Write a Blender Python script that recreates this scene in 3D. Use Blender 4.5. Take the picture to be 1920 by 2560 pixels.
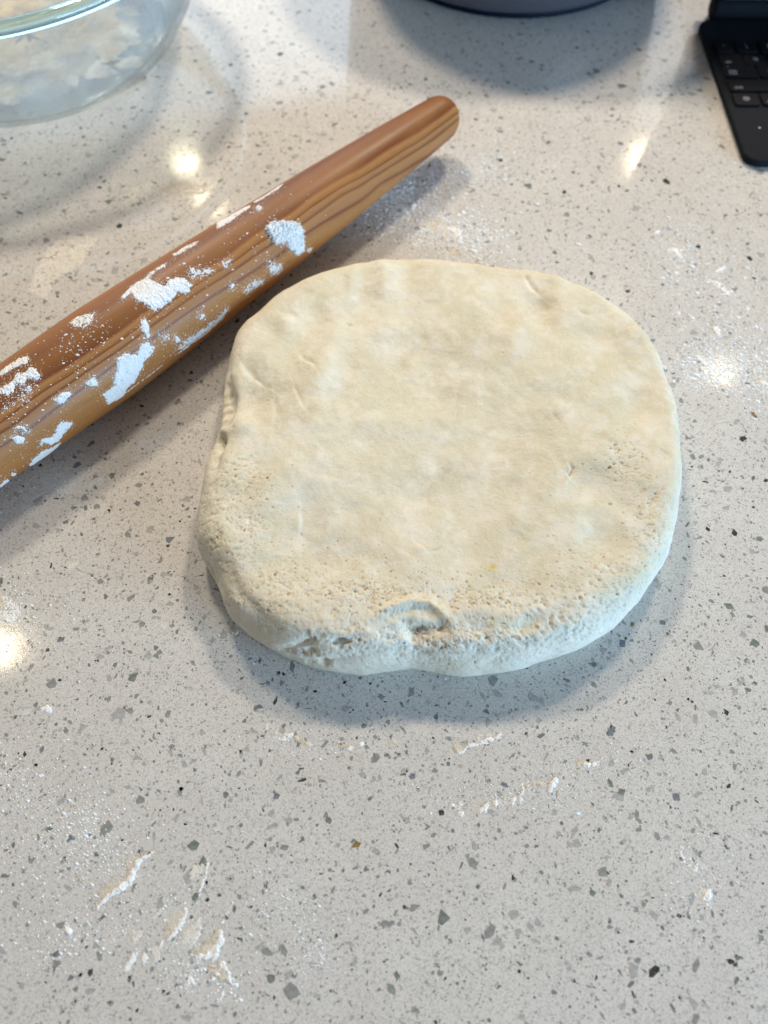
import bpy, bmesh, math, random
import numpy as np
from mathutils import Vector, Matrix

SC = bpy.context.scene
COL = SC.collection
for o in list(bpy.data.objects):
    bpy.data.objects.remove(o)
R = math.radians

# ------------------------------------------------------------------ camera
CAM_H, PITCH, FPX = 0.33, R(62.0), 2560 * 26.0 / 36.0
cam_d = bpy.data.cameras.new("camera")
cam_d.sensor_fit = 'VERTICAL'
cam_d.sensor_height = 36.0
cam_d.lens = 26.0
cam_d.clip_start, cam_d.clip_end = 0.01, 50.0
cam_d.dof.use_dof = True
cam_d.dof.focus_distance = 0.345
cam_d.dof.aperture_fstop = 6.3
cam = bpy.data.objects.new("camera", cam_d)
cam.location = (0, 0, CAM_H)
cam.rotation_euler = (math.pi / 2 - PITCH, 0, 0)
COL.objects.link(cam)
SC.camera = cam

# ------------------------------------------------------------------ room light (no sky, no sun: a kitchen)
world = bpy.data.worlds.new("World")
SC.world = world
world.use_nodes = True
bg = world.node_tree.nodes["Background"]
bg.inputs[0].default_value = (0.80, 0.86, 0.95, 1)
bg.inputs[1].default_value = 0.19


def area(name, loc, target, size, power, color, shape='DISK', size_y=None):
    d = bpy.data.lights.new(name, 'AREA')
    d.shape = shape
    d.size = size
    if size_y:
        d.size_y = size_y
    d.energy = power
    d.color = color
    d.cycles.is_caustics_light = name == "ceiling_panel_light"
    o = bpy.data.objects.new(name, d)
    o.location = loc
    o.rotation_euler = (Vector(target) - Vector(loc)).to_track_quat('-Z', 'Y').to_euler()
    COL.objects.link(o)
    return o


WARM = (1.0, 0.87, 0.70)
for (lx, ly, p) in ((-0.74, 2.45, 1.5), (0.97, 2.47, 1.8), (1.05, 1.467, 0.55), (-0.98, 0.58, 1.1), (-0.63, 2.24, 1.1)):
    area("ceiling_downlight", (lx, ly, 1.5), (lx, ly, 0), 0.095, p, (1.0, 0.83, 0.55))
for (lx, ly) in ((-0.42, 1.58), (0.53, 1.54)):
    area("ceiling_panel_light", (lx, ly, 1.5), (lx, ly, 0), 0.26, 26.5, WARM)
# daylight windows: one beside and behind the camera, two across the room
area("side_window", (1.35, -0.65, 0.36), (0.05, 0.2, 0.0), 0.9, 33, (0.44, 0.71, 1.0), 'RECTANGLE', 0.65)
area("far_window", (-0.95, 3.3, 1.25), (-0.1, 0.4, 0.0), 2.9, 27, (0.58, 0.79, 1.0), 'RECTANGLE', 1.1)
area("far_door_glass", (1.13, 3.0, 1.25), (0.2, 0.4, 0.0), 0.30, 1.0, (0.80, 0.90, 1.0), 'RECTANGLE', 0.8)

SC.view_settings.view_transform = 'Standard'
SC.view_settings.look = 'None'
SC.view_settings.exposure = 0.0
SC.view_settings.gamma = 1.0
SC.cycles.use_denoising = True
SC.cycles.max_bounces = 10
SC.cycles.transmission_bounces = 10
SC.cycles.transparent_max_bounces = 16
SC.cycles.caustics_reflective = False
SC.cycles.caustics_refractive = False

# ------------------------------------------------------------------ helpers
FW = np.array([0, math.cos(PITCH), -math.sin(PITCH)])
UP = np.array([0, math.sin(PITCH), math.cos(PITCH)])
RT = np.array([1.0, 0, 0])
EYE = np.array([0, 0, CAM_H])


def ray(px, py):
    px, py = np.asarray(px, float), np.asarray(py, float)
    u = (px - 960) / FPX
    v = (1280 - py) / FPX
    return FW + u[..., None] * RT + v[..., None] * UP


def at(px, py, z=0.0):
    """point of the horizontal plane z seen at photo pixel (px, py)"""
    d = ray(px, py)
    t = (np.asarray(z) - CAM_H) / d[..., 2]
    return EYE + d * t[..., None]


def project(P):
    q = P - EYE
    dep = q @ FW
    return 960 + FPX * (q @ RT) / dep, 1280 - FPX * (q @ UP) / dep


def _hash(ix, iy, iz, seed):
    h = (ix.astype(np.uint32) * np.uint32(374761393) + iy.astype(np.uint32) * np.uint32(668265263)
         + iz.astype(np.uint32) * np.uint32(2147483647) + np.uint32(seed * 974711 % 4294967291))
    h = (h ^ (h >> np.uint32(13))) * np.uint32(1274126177)
    h = h ^ (h >> np.uint32(16))
    h = (h * np.uint32(2246822519)) ^ (h >> np.uint32(11))
    return (h & np.uint32(0xFFFFFF)).astype(np.float64) / float(0xFFFFFF) * 2 - 1


def vnoise(P, seed=0):
    i = np.floor(P).astype(np.int64)
    f = P - i
    f = f * f * f * (f * (f * 6 - 15) + 10)
    out = 0
    for dx in (0, 1):
        wx = f[:, 0] if dx else 1 - f[:, 0]
        for dy in (0, 1):
            wy = f[:, 1] if dy else 1 - f[:, 1]
            for dz in (0, 1):
                wz = f[:, 2] if dz else 1 - f[:, 2]
                out = out + wx * wy * wz * _hash(i[:, 0] + dx, i[:, 1] + dy, i[:, 2] + dz, seed)
    return out


def fbm(P, octaves=4, seed=0, gain=0.5):
    P = np.asarray(P, float)
    if P.shape[1] == 2:
        P = np.concatenate([P, np.full((len(P), 1), 0.37)], 1)
    a, s, t = 1.0, 0, 0
    for k in range(octaves):
        s = s + a * vnoise(P * (2.03 ** k) + 17.3 * k, seed + k)
        t += a
        a *= gain
    return s / t


def mesh_from(name, V, F, smooth=True):
    me = bpy.data.meshes.new(name)
    V = np.asarray(V, np.float32)
    if isinstance(F, np.ndarray):
        n, k = F.shape
        me.vertices.add(len(V))
        me.vertices.foreach_set("co", V.ravel())
        me.loops.add(n * k)
        me.loops.foreach_set("vertex_index", F.astype(np.int32).ravel())
        me.polygons.add(n)
        me.polygons.foreach_set("loop_start", np.arange(0, n * k, k, dtype=np.int32))
        me.polygons.foreach_set("loop_total", np.full(n, k, np.int32))
    else:
        me.from_pydata([tuple(map(float, v)) for v in V], [], F)
    me.update(calc_edges=True)
    me.validate()
    if smooth:
        me.polygons.foreach_set("use_smooth", [True] * len(me.polygons))
    return me


def link(name, me, mats=None, parent=None, loc=None):
    o = bpy.data.objects.new(name, me)
    COL.objects.link(o)
    if mats is not None:
        for m in (mats if isinstance(mats, (list, tuple)) else [mats]):
            me.materials.append(m)
    if parent is not None:
        o.parent = parent
    if loc is not None:
        o.location = loc
    return o


def tag(o, label, cat, group=None):
    o['label'] = label
    o['category'] = cat
    if group:
        o['group'] = group
    return o


def empty(name, loc, rz=0.0):
    o = bpy.data.objects.new(name, None)
    o.empty_display_size = 0.02
    o.location = loc
    o.rotation_euler = (0, 0, rz)
    COL.objects.link(o)
    return o


def lathe(profile, n=128):
    """closed or open profile [(r, z)] turned round z"""
    V, F = [], []
    m = len(profile)
    for r, z in profile:
        for k in range(n):
            a = 2 * math.pi * k / n
            V.append((r * math.cos(a), r * math.sin(a), z))
    for j in range(m - 1):
        for k in range(n):
            k2 = (k + 1) % n
            F.append((j * n + k, j * n + k2, (j + 1) * n + k2, (j + 1) * n + k))
    return V, F


def smooth_path(pts, n):
    """Catmull-Rom through the profile points"""
    P = np.array(pts, float)
    P = np.vstack([2 * P[0] - P[1], P, 2 * P[-1] - P[-2]])
    out = []
    for i in range(1, len(P) - 2):
        for t in np.linspace(0, 1, n, endpoint=False):
            a, b, c, d = P[i - 1], P[i], P[i + 1], P[i + 2]
            out.append(0.5 * (2 * b + (c - a) * t + (2 * a - 5 * b + 4 * c - d) * t * t + (3 * b - a - 3 * c + d) * t ** 3))
    out.append(P[-2])
    return [tuple(p) for p in out]


def rounded_rect(x0, y0, x1, y1, r, n=8):
    pts = []
    for cx, cy, a0 in ((x1 - r, y1 - r, 0), (x0 + r, y1 - r, 90), (x0 + r, y0 + r, 180), (x1 - r, y0 + r, 270)):
        for k in range(n + 1):
            a = R(a0 + 90 * k / n)
            pts.append((cx + r * math.cos(a), cy + r * math.sin(a)))
    return pts


def slab_mesh(name, outline, z0, z1, bev, seg=3):
    """prism with softened top and bottom edges"""
    bm = bmesh.new()
    lo = [bm.verts.new((x, y, z0)) for x, y in outline]
    f = bm.faces.new(lo)
    ex = bmesh.ops.extrude_face_region(bm, geom=[f])
    vs = [v for v in ex['geom'] if isinstance(v, bmesh.types.BMVert)]
    bmesh.ops.translate(bm, verts=vs, vec=(0, 0, z1 - z0))
    bmesh.ops.recalc_face_normals(bm, faces=bm.faces)
    es = [e for e in bm.edges if abs(e.verts[0].co.z - e.verts[1].co.z) < 1e-7]
    if bev > 0:
        bmesh.ops.bevel(bm, geom=es, offset=bev, segments=seg, profile=0.5, affect='EDGES')
    me = bpy.data.meshes.new(name)
    bm.to_mesh(me)
    bm.free()
    for p in me.polygons:
        p.use_smooth = abs(p.normal.z) < 0.98
    return me


# ------------------------------------------------------------------ materials
class NT:
    def __init__(s, name):
        s.m = bpy.data.materials.new(name)
        s.m.use_nodes = True
        s.t = s.m.node_tree
        s.b = s.t.nodes["Principled BSDF"]
        s.out = s.t.nodes["Material Output"]

    def n(s, typ, **kw):
        nd = s.t.nodes.new(typ)
        for k, v in kw.items():
            if k.startswith('i_'):
                key = k[2:]
                key = int(key) if key.isdigit() else key
                nd.inputs[key].default_value = v
            else:
                setattr(nd, k, v)
        return nd

    def l(s, a, b):
        s.t.links.new(a, b)

    def coord(s, scale=(1, 1, 1)):
        tc = s.n('ShaderNodeTexCoord')
        mp = s.n('ShaderNodeMapping')
        mp.inputs['Scale'].default_value = scale
        s.l(tc.outputs['Object'], mp.inputs['Vector'])
        return mp.outputs['Vector']

    def noise(s, vec, scale, detail=4, rough=0.55, dist=0.0):
        nd = s.n('ShaderNodeTexNoise')
        nd.inputs['Scale'].default_value = scale
        nd.inputs['Detail'].default_value = detail
        nd.inputs['Roughness'].default_value = rough
        nd.inputs['Distortion'].default_value = dist
        s.l(vec, nd.inputs['Vector'])
        return nd.outputs['Fac']

    def ramp(s, fac, stops, interp='LINEAR'):
        nd = s.n('ShaderNodeValToRGB')
        cr = nd.color_ramp
        cr.interpolation = interp
        while len(cr.elements) < len(stops):
            cr.elements.new(0.5)
        for e, (p, c) in zip(cr.elements, stops):
            e.position = p
            e.color = (c, c, c, 1) if isinstance(c, (int, float)) else (*c, 1)
        s.l(fac, nd.inputs['Fac'])
        return nd.outputs['Color']

    def mix(s, fac, a, b, blend='MIX'):
        nd = s.n('ShaderNodeMix', data_type='RGBA', blend_type=blend)
        for sock, v in ((nd.inputs[0], fac), (nd.inputs[6], a), (nd.inputs[7], b)):
            if isinstance(v, (int, float)):
                sock.default_value = v
            elif isinstance(v, tuple):
                sock.default_value = (*v, 1)
            else:
                s.l(v, sock)
        return nd.outputs[2]

    def math(s, op, a, b=None):
        nd = s.n('ShaderNodeMath', operation=op)
        for sock, v in ((nd.inputs[0], a), (nd.inputs[1], b)):
            if v is None:
                continue
            if isinstance(v, (int, float)):
                sock.default_value = v
            else:
                s.l(v, sock)
        return nd.outputs[0]

    def attr(s, name):
        nd = s.n('ShaderNodeAttribute', attribute_name=name)
        return nd.outputs['Fac']

    def bump(s, h, strength, dist, normal=None):
        nd = s.n('ShaderNodeBump')
        nd.inputs['Strength'].default_value = strength
        nd.inputs['Distance'].default_value = dist
        s.l(h, nd.inputs['Height'])
        if normal is not None:
            s.l(normal, nd.inputs['Normal'])
        return nd.outputs['Normal']

    def set(s, **kw):
        for k, v in kw.items():
            k = k.replace('_', ' ')
            sock = s.b.inputs[k]
            if isinstance(v, (int, float)):
                sock.default_value = v
            elif isinstance(v, tuple):
                sock.default_value = (*v, 1) if len(v) == 3 and sock.type == 'RGBA' else v
            else:
                s.l(v, sock)
        return s.m


STONE_ROUGH = 0.075


def polished(nt):
    """the shared polish of slab and chips: faint orange peel, dulled a little where flour dust was wiped"""
    v = nt.coord()
    wipe = nt.noise(v, 14, 4, 0.6)
    rough = nt.ramp(wipe, [(0.35, STONE_ROUGH - 0.02), (0.7, STONE_ROUGH + 0.05)])
    peel = nt.noise(v, 260, 3, 0.6)
    return rough, nt.bump(peel, 0.020, 0.0008)


def mat_quartz():
    nt = NT("quartz_counter")
    v = nt.coord()
    cloud = nt.noise(v, 30, 4, 0.6)
    base = nt.ramp(cloud, [(0.3, (0.655, 0.614, 0.566)), (0.7, (0.712, 0.675, 0.630))])
    col = base
    warpn = nt.n('ShaderNodeTexNoise')
    warpn.inputs['Scale'].default_value = 900
    nt.l(v, warpn.inputs['Vector'])
    vm = nt.n('ShaderNodeVectorMath', operation='MULTIPLY_ADD')
    nt.l(warpn.outputs['Color'], vm.inputs[0])
    vm.inputs[1].default_value = (0.0007, 0.0007, 0.0)
    nt.l(v, vm.inputs[2])
    for sc, dark, seed in ((1200, (0.37, 0.355, 0.33), 0.0), (2000, (0.41, 0.395, 0.37), 5.0)):
        mp = nt.n('ShaderNodeMapping')
        mp.inputs['Location'].default_value = (seed, seed * 0.7, 0)
        nt.l(vm.outputs[0], mp.inputs['Vector'])
        vo = nt.n('ShaderNodeTexVoronoi', feature='F1', voronoi_dimensions='2D')
        vo.inputs['Scale'].default_value = sc
        nt.l(mp.outputs['Vector'], vo.inputs['Vector'])
        sep = nt.n('ShaderNodeSeparateColor')
        nt.l(vo.outputs['Color'], sep.inputs[0])
        rad = nt.math('SUBTRACT', nt.math('MULTIPLY', sep.outputs[0], 0.75), 0.15)   # grain radius varies from cell to cell
        mask = nt.ramp(nt.math('SUBTRACT', rad, vo.outputs['Distance']), [(0.0, 0.0), (0.10, 1.0)])
        tone = nt.mix(sep.outputs[1], dark, (0.55, 0.53, 0.50))
        col = nt.mix(nt.math('MULTIPLY', mask, 0.72), col, tone)
    rough, nrm = polished(nt)
    return nt.set(Base_Color=col, Roughness=rough, Normal=nrm, IOR=1.5)


def mat_chip(name, c0, c1, dark_flecks=0.0):
    nt = NT(name)
    v = nt.coord()
    n = nt.noise(v, 420, 3, 0.6)
    col = nt.ramp(n, [(0.34, c0), (0.66, c1)])
    if dark_flecks:
        f = nt.noise(v, 2600, 2, 0.6)
        col = nt.mix(nt.ramp(f, [(0.58, 0.0), (0.64, dark_flecks)]), col, (0.5, 0.5, 0.48))
    rough, nrm = polished(nt)
    return nt.set(Base_Color=col, Roughness=rough, Normal=nrm, IOR=1.5)


def mat_dough():
    nt = NT("raw_dough")
    v = nt.coord()
    n1 = nt.noise(v, 28, 5, 0.6, 0.6)
    n2 = nt.noise(v, 85, 5, 0.65, 0.4)
    n3 = nt.noise(v, 900, 3, 0.6)
    wet = nt.ramp(n1, [(0.36, 0.0), (0.66, 1.0)])
    col = nt.mix(wet, (0.712, 0.655, 0.490), (0.640, 0.572, 0.395))
    flo = nt.ramp(n2, [(0.46, 0.0), (0.68, 0.75)])
    col = nt.mix(flo, col, (0.830, 0.775, 0.670))
    n4 = nt.noise(v, 48, 5, 0.62, 0.9)
    col = nt.mix(nt.ramp(n4, [(0.50, 0.0), (0.70, 0.60)]), col, (0.580, 0.490, 0.345))
    n5 = nt.noise(v, 60, 4, 0.6, 1.2)
    col = nt.mix(nt.ramp(n5, [(0.54, 0.0), (0.72, 0.42)]), col, (0.735, 0.700, 0.590))
    floury = nt.attr("floury")  # flour whiteness, plus the window-lit side wall painted paler
    col = nt.mix(floury, col, (0.830, 0.795, 0.700))
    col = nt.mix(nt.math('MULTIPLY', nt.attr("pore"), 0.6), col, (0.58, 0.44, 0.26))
    col = nt.mix(nt.attr("butter"), col, (0.66, 0.47, 0.12))
    col = nt.mix(nt.ramp(n3, [(0.42, 0.0), (0.62, 0.22)]), col, (0.86, 0.82, 0.74))
    sp = nt.n('ShaderNodeTexVoronoi')
    sp.inputs['Scale'].default_value = 210
    nt.l(v, sp.inputs['Vector'])
    sepc = nt.n('ShaderNodeSeparateColor')
    nt.l(sp.outputs['Color'], sepc.inputs[0])
    speck = nt.math('MULTIPLY', nt.ramp(sp.outputs['Distance'], [(0.05, 1.0), (0.09, 0.0)]),
                    nt.ramp(sepc.outputs[0], [(0.93, 0.0), (0.94, 0.8)]))
    col = nt.mix(speck, col, (0.25, 0.17, 0.09))
    h1 = nt.noise(v, 420, 5, 0.7)
    h2 = nt.noise(v, 130, 4, 0.6)
    h3 = nt.noise(v, 1500, 2, 0.5)
    hh = nt.math('ADD', h1, nt.math('MULTIPLY', h2, 1.4))
    hh = nt.math('ADD', hh, nt.math('MULTIPLY', h3, 0.3))
    nrm = nt.bump(hh, 0.38, 0.0007)
    m = nt.set(Base_Color=col, Roughness=0.55, Normal=nrm, IOR=1.42)
    nt.b.inputs['Subsurface Weight'].default_value = 0.35
    nt.b.inputs['Subsurface Radius'].default_value = (1.0, 0.75, 0.45)
    nt.b.inputs['Subsurface Scale'].default_value = 0.0035
    nt.b.inputs['Specular IOR Level'].default_value = 0.35
    return m


def mat_flour(name, c0, c1, bump=0.7):
    nt = NT(name)
    v = nt.coord()
    n = nt.noise(v, 260, 4, 0.6)
    col = nt.ramp(n, [(0.35, c0), (0.65, c1)])
    nrm = nt.bump(nt.noise(v, 1500, 4, 0.7), bump, 0.0005)
    return nt.set(Base_Color=col, Roughness=0.9, Normal=nrm, Specular_IOR_Level=0.15)


def mat_olive_wood():
    nt = NT("olive_wood")
    tc = nt.n('ShaderNodeTexCoord')
    sep = nt.n('ShaderNodeSeparateXYZ')
    nt.l(tc.outputs['Object'], sep.inputs[0])

    def stretched(sx, syz, loc=(0, 0, 0)):
        mp = nt.n('ShaderNodeMapping')
        mp.inputs['Scale'].default_value = (sx, syz, syz)
        mp.inputs['Location'].default_value = loc
        nt.l(tc.outputs['Object'], mp.inputs['Vector'])
        return mp.outputs['Vector']
    # growth layers cross the pin on a slant: the coordinate across them, bent along the length
    ca, sa = math.cos(R(30)), math.sin(R(30))
    g = nt.math('ADD', nt.math('MULTIPLY', sep.outputs['Y'], GSIGN * ca), nt.math('MULTIPLY', sep.outputs['Z'], sa))
    bend = nt.noise(stretched(5.0, 12.0), 1.0, 3, 0.5)
    fine = nt.noise(stretched(22.0, 150.0, (3, 1, 2)), 1.0, 4, 0.6)
    g = nt.math('ADD', g, nt.math('MULTIPLY', nt.math('SUBTRACT', bend, 0.5), 0.016))
    g = nt.math('ADD', g, nt.math('MULTIPLY', nt.math('SUBTRACT', fine, 0.5), 0.0007))
    knot = nt.noise(stretched(11.0, 26.0, (4, 4, 1)), 1.0, 2, 0.5)
    g = nt.math('ADD', g, nt.math('MULTIPLY', nt.math('SUBTRACT', knot, 0.5), 0.007))
    gn = nt.n('ShaderNodeMapRange')
    gn.inputs['From Min'].default_value = -0.030
    gn.inputs['From Max'].default_value = 0.030
    nt.l(g, gn.inputs['Value'])
    BR, BR2, OR_, TAN, LT, DK = ((0.215, 0.080, 0.024), (0.265, 0.104, 0.032), (0.365, 0.150, 0.046), (0.420, 0.178, 0.054),
                                 (0.455, 0.210, 0.074), (0.200, 0.055, 0.022))
    PK = (0.400, 0.180, 0.072)
    col = nt.ramp(gn.outputs[0], [
        (0.00, OR_), (0.10, TAN), (0.235, LT), (0.268, PK), (0.282, DK), (0.298, PK), (0.345, LT), (0.360, DK), (0.376, PK),
        (0.402, LT), (0.414, DK), (0.428, OR_), (0.462, LT), (0.492, DK), (0.53, BR), (0.62, BR2), (0.72, BR), (0.86, OR_), (1.0, BR2)])
    streak = nt.noise(stretched(9.0, 420.0, (1, 7, 3)), 1.0, 4, 0.65)
    col = nt.mix(nt.ramp(streak, [(0.40, 0.0), (0.80, 0.22)]), col, (0.24, 0.095, 0.03))
    pores = nt.noise(stretched(60.0, 1500.0, (2, 5, 8)), 1.0, 3, 0.6)
    col = nt.mix(nt.ramp(pores, [(0.60, 0.0), (0.72, 0.5)]), col, (0.10, 0.038, 0.015))
    blot = nt.noise(stretched(14.0, 40.0, (5, 2, 9)), 1.0, 3, 0.5)
    col = nt.mix(nt.ramp(blot, [(0.45, 0.0), (0.75, 0.35)]), col, (0.44, 0.20, 0.07))
    nrm = nt.bump(nt.math('ADD', streak, pores), 0.05, 0.0004)
    rough = nt.ramp(blot, [(0.3, 0.36), (0.7, 0.48)])
    return nt.set(Base_Color=col, Roughness=rough, Normal=nrm, IOR=1.45, Coat_Weight=0.05, Coat_Roughness=0.3, Specular_IOR_Level=0.22)


def mat_plain(name, color, rough, bump_scale=None, bump=0.1, var=0.0, metallic=0.0, spec=0.5):
    nt = NT(name)
    v = nt.coord()
    n = nt.noise(v, 60, 4, 0.6)
    c0 = tuple(c * (1 - var) for c in color)
    c1 = tuple(c * (1 + var) for c in color)
    col = nt.ramp(n, [(0.3, c0), (0.7, c1)])
    kw = {}
    if bump_scale:
        kw['Normal'] = nt.bump(nt.noise(v, bump_scale, 3, 0.6), bump, 0.0004)
    return nt.set(Base_Color=col, Roughness=rough, Metallic=metallic, Specular_IOR_Level=spec, **kw)


def mat_glass():
    """thin blown wall: what is behind shows straight through, the surface mirrors by Fresnel; a breath of flour dust on it"""
    nt = NT("clear_glass")
    tr = nt.n('ShaderNodeBsdfTransparent')
    lw = nt.n('ShaderNodeLayerWeight')
    lw.inputs['Blend'].default_value = 0.25
    tint = nt.mix(lw.outputs['Facing'], (0.955, 0.980, 0.990), (0.66, 0.78, 0.85))
    nt.l(tint, tr.inputs[0])
    gl = nt.n('ShaderNodeBsdfGlossy')
    gl.inputs['Roughness'].default_value = 0.03
    lw2 = nt.n('ShaderNodeLayerWeight')
    lw2.inputs['Blend'].default_value = 0.5
    fr = nt.math('ADD', 0.035, nt.math('MULTIPLY', 0.9, nt.math('POWER', lw2.outputs['Facing'], 5.0)))
    m1 = nt.n('ShaderNodeMixShader')
    nt.l(fr, m1.inputs[0])
    nt.l(tr.outputs[0], m1.inputs[1])
    nt.l(gl.outputs[0], m1.inputs[2])
    df = nt.n('ShaderNodeBsdfDiffuse')
    df.inputs[0].default_value = (0.80, 0.80, 0.79, 1)
    m2 = nt.n('ShaderNodeMixShader')
    dustn = nt.noise(nt.coord(), 40, 4, 0.6)
    nt.l(nt.ramp(dustn, [(0.35, 0.07), (0.7, 0.20)]), m2.inputs[0])
    nt.l(m1.outputs[0], m2.inputs[1])
    nt.l(df.outputs[0], m2.inputs[2])
    nt.l(m2.outputs[0], nt.out.inputs['Surface'])
    return nt.m


def mat_residue(name, color, scale, loc):
    """a smear of wet flour: a thin film that thins out to nothing between its clots"""
    nt = NT(name)
    mp = nt.n('ShaderNodeMapping')
    mp.inputs['Location'].default_value = loc
    nt.l(nt.coord(), mp.inputs['Vector'])
    n = nt.noise(mp.outputs[0], scale, 5, 0.6, 0.8)
    tr = nt.n('ShaderNodeBsdfTransparent')
    df = nt.n('ShaderNodeBsdfDiffuse')
    df.inputs[0].default_value = (*color, 1)
    mx = nt.n('ShaderNodeMixShader')
    nt.l(nt.ramp(n, [(0.38, 0.0), (0.66, 0.85)]), mx.inputs[0])
    nt.l(tr.outputs[0], mx.inputs[1])
    nt.l(df.outputs[0], mx.inputs[2])
    nt.l(mx.outputs[0], nt.out.inputs['Surface'])
    return nt.m


def mat_glass_rim():
    nt = NT("thick_rim_glass")
    return nt.set(Base_Color=(0.70, 0.95, 0.98), Roughness=0.0, IOR=1.48, Transmission_Weight=1.0)  # cyan in the tint imitates window light glowing in the rim


GSIGN = -1.0
M_QUARTZ = mat_quartz()
M_CHIPS = [mat_chip("chip_pale_grey", (0.360, 0.356, 0.338), (0.470, 0.460, 0.436)),
           mat_chip("chip_mid_grey", (0.235, 0.240, 0.225), (0.330, 0.332, 0.312)),
           mat_chip("chip_grey_green", (0.150, 0.170, 0.155), (0.240, 0.260, 0.240)),
           mat_chip("chip_charcoal", (0.022, 0.026, 0.027), (0.070, 0.077, 0.075), 0.25),
           mat_chip("chip_blue_grey", (0.160, 0.176, 0.200), (0.235, 0.250, 0.272)),
           mat_chip("chip_amber", (0.230, 0.140, 0.055), (0.330, 0.230, 0.110)),
           mat_chip("chip_milky", (0.640, 0.625, 0.595), (0.720, 0.710, 0.690))]
M_DOUGH = mat_dough()
M_FLOUR = mat_flour("white_flour", (0.87, 0.865, 0.85), (0.92, 0.918, 0.91), 0.4)
M_PASTE = mat_flour("cream_flour_paste", (0.64, 0.56, 0.44), (0.76, 0.70, 0.60))
M_FILM = mat_flour("thin_flour_film", (0.70, 0.65, 0.56), (0.80, 0.76, 0.69), 0.3)
M_PIN = mat_olive_wood()
M_POT = mat_plain("grey_lavender_glaze", (0.088, 0.087, 0.106), 0.35, 300, 0.05, 0.05)
M_NAVY = mat_plain("navy_rubber", (0.002, 0.006, 0.022), 0.6, None, 0, 0.05, spec=0.15)
M_CASE = mat_plain("dark_slate_case", (0.007, 0.009, 0.014), 0.72, 1800, 0.15, 0.06, spec=0.14)
M_KEY = mat_plain("black_key", (0.0035, 0.0045, 0.007), 0.60, 1500, 0.1, 0.05, spec=0.14)
M_LEGEND = mat_plain("key_legend", (0.36, 0.37, 0.39), 0.6)
M_ALU = mat_plain("satin_aluminium", (0.66, 0.67, 0.68), 0.28, None, 0, 0.02, 1.0)
M_SCREEN = mat_plain("dark_screen_glass", (0.006, 0.006, 0.008), 0.06)
M_GLASS = mat_glass()
M_RIM = mat_glass_rim()
M_RES_W = mat_residue("wet_flour_film", (0.80, 0.79, 0.76), 26, (0, 0, 0))
M_RES_C = mat_residue("wet_dough_film", (0.66, 0.60, 0.49), 20, (3, 1, 2))

# ------------------------------------------------------------------ countertop: quartz slab, stone chips set flush in it
rng = np.random.default_rng(11)
me = slab_mesh("countertop", rounded_rect(-1.3, -0.30, 1.3, 1.35, 0.01), -0.03, 0.0, 0.002)
counter = link("countertop", me, M_QUARTZ)
counter['kind'] = 'structure'


def chip_outline(size, r):
    k = int(r.integers(4, 7))
    a = (np.arange(k) + r.uniform(-0.42, 0.42, k)) / k * 2 * math.pi
    el = r.uniform(0.36, 1.0) if r.random() < 0.75 else r.uniform(0.22, 0.4)
    rad = r.uniform(0.70, 1.20, k) * size / 2
    rot = r.uniform(0, 2 * math.pi)
    x, y = rad * np.cos(a), rad * np.sin(a) * el
    # convex hull keeps broken-glass facets
    pts = sorted(set(zip(np.round(x, 7), np.round(y, 7))))
    def half(ps):
        h = []
        for p in ps:
            while len(h) >= 2 and (h[-1][0] - h[-2][0]) * (p[1] - h[-2][1]) - (h[-1][1] - h[-2][1]) * (p[0] - h[-2][0]) <= 0:
                h.pop()
            h.append(p)
        return h
    lo, hi = half(pts), half(pts[::-1])
    hull = np.array(lo[:-1] + hi[:-1])
    c, s = math.cos(rot), math.sin(rot)
    return hull @ np.array([[c, s], [-s, c]])


def chip_geo(out, cx, cy, top, V, F, M, mat):
    b = len(V)
    n = len(out)
    for x, y in out:
        V.append((cx + x, cy + y, top))
    for x, y in out:
        V.append((cx + x * 1.01, cy + y * 1.01, -0.0003))
    F.append(tuple(range(b, b + n)))
    M.append(mat)
    for i in range(n):
        j = (i + 1) % n
        F.append((b + i, b + n + i, b + n + j, b + j))
        M.append(mat)


def in_dough(px, py):
    return ((px - 1090) / 560) ** 2 + ((py - 1160) / 490) ** 2 < 1


# chips are strewn over the area in view and some way round it
def strew(n):
    t = rng.random(4 * n)
    t = t[rng.random(4 * n) < (0.19 + 0.30 * t) / 0.49][:n]      # even density over a widening field
    return (rng.random(len(t)) * 2 - 1) * (0.19 + 0.30 * t), -0.13 + 0.95 * t


big = []
N_BIG, N_MED, N_SMALL = 3600, 28000, 100000
PB = [0.40, 0.30, 0.15, 0.06, 0.06, 0.004, 0.026]
PM = [0.42, 0.36, 0.11, 0.033, 0.05, 0.001, 0.026]
PS = [0.46, 0.36, 0.07, 0.02, 0.03, 0.0, 0.06]
for x, y in zip(*strew(N_BIG)):
    big.append((x, y, min(0.0030 * math.exp(abs(rng.normal(0, 0.34))), 0.0068), int(rng.choice(7, p=PB))))
bx = np.array([(b[0], b[1], 0.0) for b in big])
ppx, ppy = project(bx)
dist = np.linalg.norm(bx - EYE, axis=1)
cosv = CAM_H / dist
score = np.array([b[2] for b in big]) / dist * np.sqrt(cosv)
vis = (ppx > 5) & (ppx < 1915) & (ppy > 5) & (ppy < 2555) & ~in_dough(ppx, ppy)
ax_ = np.array([1110., 290.]); bx_ = np.array([-20., 1080.])
dpin = np.abs((bx_ - ax_)[0] * (ppy - ax_[1]) - (bx_ - ax_)[1] * (ppx - ax_[0])) / np.linalg.norm(bx_ - ax_)
vis &= ~((dpin < 140) & (ppx < 1150))
vis &= ~((ppx > 1740) & (ppy < 410)) & ~((ppx < 460) & (ppy < 330))
order = np.argsort(-np.where(vis, score, -1))
singles = set(order[:300].tolist())
V, F, MI = [], [], []
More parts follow.
